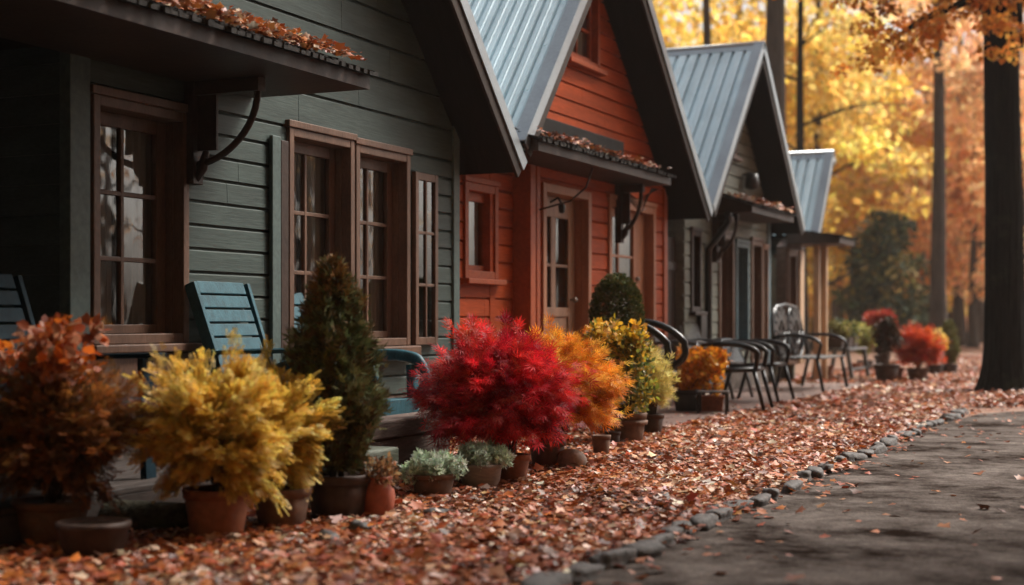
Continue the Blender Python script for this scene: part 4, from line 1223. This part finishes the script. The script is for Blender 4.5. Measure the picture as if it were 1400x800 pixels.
BY = [(.86, .61, .14), (.84, .56, .12), (.88, .66, .19), (.80, .52, .12), (.72, .52, .16)]
BO = [(.90, .54, .26), (.88, .47, .21), (.92, .60, .30), (.84, .46, .21), (.88, .58, .32)]
BYO = BY[:3] + [(.70, .62, .26), (.58, .52, .22)]

# big trunk at the right with an overhanging limb of rust coloured leaves
x, y = gp(1371, 537)
root = thing('big_tree', (x, y, 0), 'massive dark trunk at right edge with rust leaves overhead', 'tree')
mb = MB(); pts = []; rad = []
for z in [-.05, .05, .12, .2, .3, .4, .55, .7, .9] + [1.1 + .3 * q_ for q_ in range(20)] + [8, 10, 12]:
    pts.append((.02 * math.sin(z), .03 * math.sin(z * .7), z)); rad.append((.262 - .009 * z) * (1 + .5 * math.exp(-z / .22)))
mb.tube(pts, rad, 110)
limbs = [[(0, 0, 5.6), (-.6, -.5, 6.0), (-1.3, -.9, 5.9), (-2.1, -1.2, 5.6)], [(0, 0, 5.0), (-.3, -.6, 5.3), (-.9, -1.0, 5.0), (-1.5, -1.2, 4.6)], [(0, 0, 5.3), (.2, -.5, 5.5), (.3, -.9, 5.1), (.35, -1.1, 4.5)],
         [(0, 0, 6.5), (.8, .4, 7.2), (2, .8, 7.8)], [(0, 0, 7), (-.9, .5, 8), (-2, .9, 8.8)], [(0, 0, 8), (.2, -.9, 9), (.4, -2, 9.8)], [(0, 0, 9), (-.3, .9, 10), (-.4, 1.9, 10.8)]]
for i, v in enumerate(mb.v):
    a_ = math.atan2(v[1], v[0]); q = 1 + .035 * math.sin(17 * a_ + 1.5 * math.sin(v[2] * 2.1)) + .03 * math.sin(29 * a_ + 2 * math.sin(v[2] * 1.3 + 1)) + .02 * math.sin(47 * a_ + 3 * v[2])
    mb.v[i] = (v[0] * q, v[1] * q, v[2])
for l in limbs: mb.tube(l, [.09 * (1 - .8 * i / (len(l) - 1)) for i in range(len(l))], 8)
mb.build('trunk', M['bark'], root, local=True)
cc = []; rr = []
def around(path, n, sd, r0):
    for _ in range(n):
        t = rnd.uniform(.25, 1.05) * (len(path) - 1); i = min(int(t), len(path) - 2); q = Vector(path[i]).lerp(Vector(path[i + 1]), t - i)
        cc.append((q.x + rnd.gauss(0, sd), q.y + rnd.gauss(0, sd), q.z + rnd.gauss(0, sd * .55))); rr.append(r0 * rnd.uniform(.7, 1.3))
around(limbs[0], 46, .40, .24); around(limbs[1], 34, .32, .22); around(limbs[2], 24, .28, .2); around([(-.2, -.5, 6), (-1.2, -1, 6.2), (-2.2, -1.3, 6.2)], 30, .35, .3)
clump_crown('low_branch_leaves', root, cc, rr, 7500, .075, T_maple(), [(.70, .32, .06), (.60, .23, .04), (.76, .40, .09), (.46, .16, .03), (.66, .26, .05)], M['bgleaf'], up=-.35, shell=.1, flat=.5, cvar=.2)
cc = []; rr = []
for l in limbs[3:]: around(l, 9, .8, .8)
for _ in range(18): cc.append((rnd.gauss(0, 1.6), rnd.gauss(0, 1.6), 10 + rnd.gauss(0, 1.4))); rr.append(.8)
clump_crown('crown', root, cc, rr, 5000, .2, T_diamond(.33), BO, M['bgleaf'], up=-.2, shell=.1, flat=.5)

# trunks that stand out behind the houses and along the far path
x, y = far(1063, 36); tree('tall_tree', x, y, 17, .36, 'thick straight trunk rising behind the olive house roof', cols=BY, crown_z=.55, nleaf=4200, cr=(3, 3, 4))
x, y = far(1097, 40); tree('bare_limbed_tree', x, y, 15, .15, 'slim dark trunk with level side branches above the small house', limb_z=[4.9, 5.6, 6.4, 7.6, 8.6], limbs=10, bare=True, crown_z=.3, cr=(3.4, 3.4, 5), m='bark')
x, y = far(965, 40); tree('tall_tree', x, y, 17, .17, 'thin trunk seen just above the red house roof edge', cols=BY, crown_z=.6, nleaf=3600)
x, y = far(1283, 41); tree('tall_tree', x, y, 15, .235, 'straight grey brown trunk left of the massive trunk', cols=BO, crown_z=.62, nleaf=3000, lean=-.006)
x, y = far(1338, 62); tree('tall_tree', x, y, 15, .3, 'distant dim trunk close beside the massive trunk', cols=BO, crown_z=.45, nleaf=5200)
x, y = far(1312, 55); tree('tall_tree', x, y, 14, .22, 'distant dim trunk between the grey trunk and massive trunk', cols=BO, crown_z=.4, nleaf=5000)
# dark spruce in the middle distance
x, y = far(1212, 46)
p = thing('dark_evergreen', (x, y, 0), 'dark green bushy evergreen standing at the end of the path', 'tree')
mb = MB(); mb.tube([(0, 0, 0), (0, 0, 2), (0, 0, 4.2)], [.14, .1, .03], 8); mb.build('trunk', M['bark'], p, local=True)
cc = [(rnd.uniform(-1, 1) * 1.2 * q, rnd.uniform(-1, 1) * 1.2 * q, z_) for z_, q in [(.5 + 3.6 * t_, (1 - t_) ** .55) for t_ in [rnd.random() for _ in range(46)]]]
clump_crown('crown', p, cc, [.5] * len(cc), 5200, .26, T_diamond(.3), [(.06, .085, .045), (.08, .11, .055), (.045, .07, .035), (.10, .12, .05), (.30, .24, .08)], M['needle'], up=.1, shell=.2, flat=.7)

# the yellow and orange wood behind
k = 0
spots = [(885, 44, BY, 15), (925, 58, BY, 11.5), (975, 66, BYO, 12.5), (1010, 47, BY, 14), (1050, 70, BY, 17), (1090, 60, BY, 15), (1120, 48, BY, 13), (1150, 66, BYO, 16), (1165, 56, BY, 13), (1195, 74, BY, 12), (1215, 62, BYO, 12), (1245, 70, BO, 11.5), (1265, 56, BO, 9), (1300, 72, BO, 11.5), (1330, 52, BO, 10), (1365, 66, BO, 14), (1395, 50, BO, 11), (1420, 60, BO, 14), (840, 62, BY, 17), (790, 54, BY, 17), (1140, 84, BY, 17), (1060, 88, BY, 18), (1340, 86, BO, 11)]
for px, d, cols, h in spots:
    x, y = far(px, d)
    yel = cols is not BO
    tree('yellow_tree' if yel else 'orange_tree', x, y, h + rnd.uniform(-1, 1), rnd.uniform(.14, .24), 'golden yellow beech in the wood behind the houses' if yel else 'orange beech in the wood behind the massive trunk',
         group='yellow trees behind the houses' if yel else 'orange trees beyond the path', cols=cols, crown_z=.12, nleaf=4700, size=.30, cr=(4.0, 4.0, h * .40), nclump=44, clr=1.1, flat=.4)

# far wood as one mass
n = 42000
px = rng.uniform(500, 1750, n); dd = rng.uniform(92, 130, n)
P = np.array([CAM + FW * float(d_) + RT * float((p_ - 700) / 2000 * d_) for p_, d_ in zip(px, dd)])
hz = 12.5 - 4.5 * np.exp(-((px - 950) / 45) ** 2) - 3.5 * np.exp(-((px - 1265) / 50) ** 2) + 3 * np.sin(px * .021) + 2.2 * np.sin(px * .053 + 1) + 1.2 * np.sin(px * .13)
P[:, 2] = hz * rng.random(n) ** .8
az = rng.uniform(0, 6.28, n)
mixp = np.clip((px - 1150) / 150 + rng.normal(0, .3, n), 0, 1)[:, None]
col = palette(BYO, n) * (1 - mixp) + palette(BO, n) * mixp
tag(inst('far_wood', T_diamond(.4), P, np.stack([np.cos(az), np.sin(az), rng.normal(-.2, .4, n)], 1), rng.normal(0, 1, (n, 3)) + np.array([0, 0, .6]), rng.uniform(.6, 1.2, n), col, M['bgleaf']), kind='stuff')

# trees across the road: mirrored in the panes, shading the near end
for i, (x, y, h, cols, big) in enumerate(((10.5, 4.5, 14, BO, 1), (8.6, -3.0, 14, BO, 1), (4.0, -5.5, 14, BYO, 1), (0.8, -3.5, 13, BYO, 1), (7.6, .5, 15, BO, 1), (12, 8.5, 15, BO, 1), (13, .5, 15, BO, 1), (15, 13, 14, BO, 1))):
    tree('roadside_tree', x, y, h, .24, 'tree across the road from the houses', group='trees across the road', cols=cols, crown_z=.12 if big else .3, nleaf=12000 if big else 3200, size=.40, cr=(3.7, 3.7, h * .38) if big else (2.6, 2.6, h * .3), nclump=60 if big else 24, clr=1.4)
tree('roadside_tree', 9.5, 12.0, 14, .24, 'tree across the road from the houses', group='trees across the road', cols=BO, crown_z=.5, nleaf=2600, size=.36, cr=(2.5, 2.5, 3.2), nclump=50, clr=1.2)
# thin, nearly leafless trees whose stems show in the panes
for x, y, h, r in ((12, 21.2, 11, .16), (12.6, 23.4, 12, .2), (12, 27.6, 11, .17), (13, 29.6, 12, .2), (12.2, 31.4, 11, .15)):
    tree('thin_tree', x, y, h, r, 'slender leafless tree across the road from the houses', group='slender trees across the road', cols=BO, crown_z=.2, nleaf=500, size=.22, cr=(1.6, 1.6, h * .35), nclump=14, limbs=9)
# the rest of the wood round the clearing
n = 36000
az0 = rng.uniform(R(-15), R(215), n); rad0 = rng.uniform(19, 32, n)
P = np.stack([5 + rad0 * np.sin(az0 + R(60)), 8 + rad0 * np.cos(az0 + R(60)) * 1.0, (9 + 2.5 * np.sin(az0 * 9) + 1.5 * np.sin(az0 * 23)) * rng.random(n) ** .8], 1)
bear = np.degrees(np.arctan2(P[:, 0] - 1, P[:, 1] - 8)); P[:, 2] *= np.where((bear > 15) & (bear < 60), .34 + .22 * np.sin(bear * .9) + .14 * np.sin(bear * 2.3), 1)
dx = P[:, 0] - 5.5; dz_ = dx * FW.x + P[:, 1] * FW.y; lx = dx * RT.x + P[:, 1] * RT.y
keep = ~((dz_ > 0) & (np.abs(lx) < dz_ * .36 + 3.0)) & ((P[:, 0] > 4) | (P[:, 1] < -8))
P = P[keep]; n = len(P); az = rng.uniform(0, 6.28, n)
tag(inst('surrounding_wood', T_diamond(.4), P, np.stack([np.cos(az), np.sin(az), rng.normal(-.2, .4, n)], 1), rng.normal(0, 1, (n, 3)) + np.array([0, 0, .6]), rng.uniform(.4, .8, n), palette(BO + BYO, n) * .6, M['bgleaf']), kind='stuff')
# autumn mist in the wood
mb = MB(); mb.box(-60, 110, -30, 150, -1, 24)
hz_m = bpy.data.materials.new('autumn_mist'); hz_m.use_nodes = True
nt = hz_m.node_tree; nt.nodes.remove(nt.nodes['Principled BSDF'])
pv = nt.nodes.new('ShaderNodeVolumePrincipled'); pv.inputs['Color'].default_value = (.95, .9, .82, 1)
pv.inputs['Density'].default_value = .0006; pv.inputs['Anisotropy'].default_value = .5
nt.links.new(pv.outputs[0], nt.nodes['Material Output'].inputs['Volume'])
tag(mb.build('haze', hz_m), kind='stuff')
scene.cycles.volume_bounces = 1
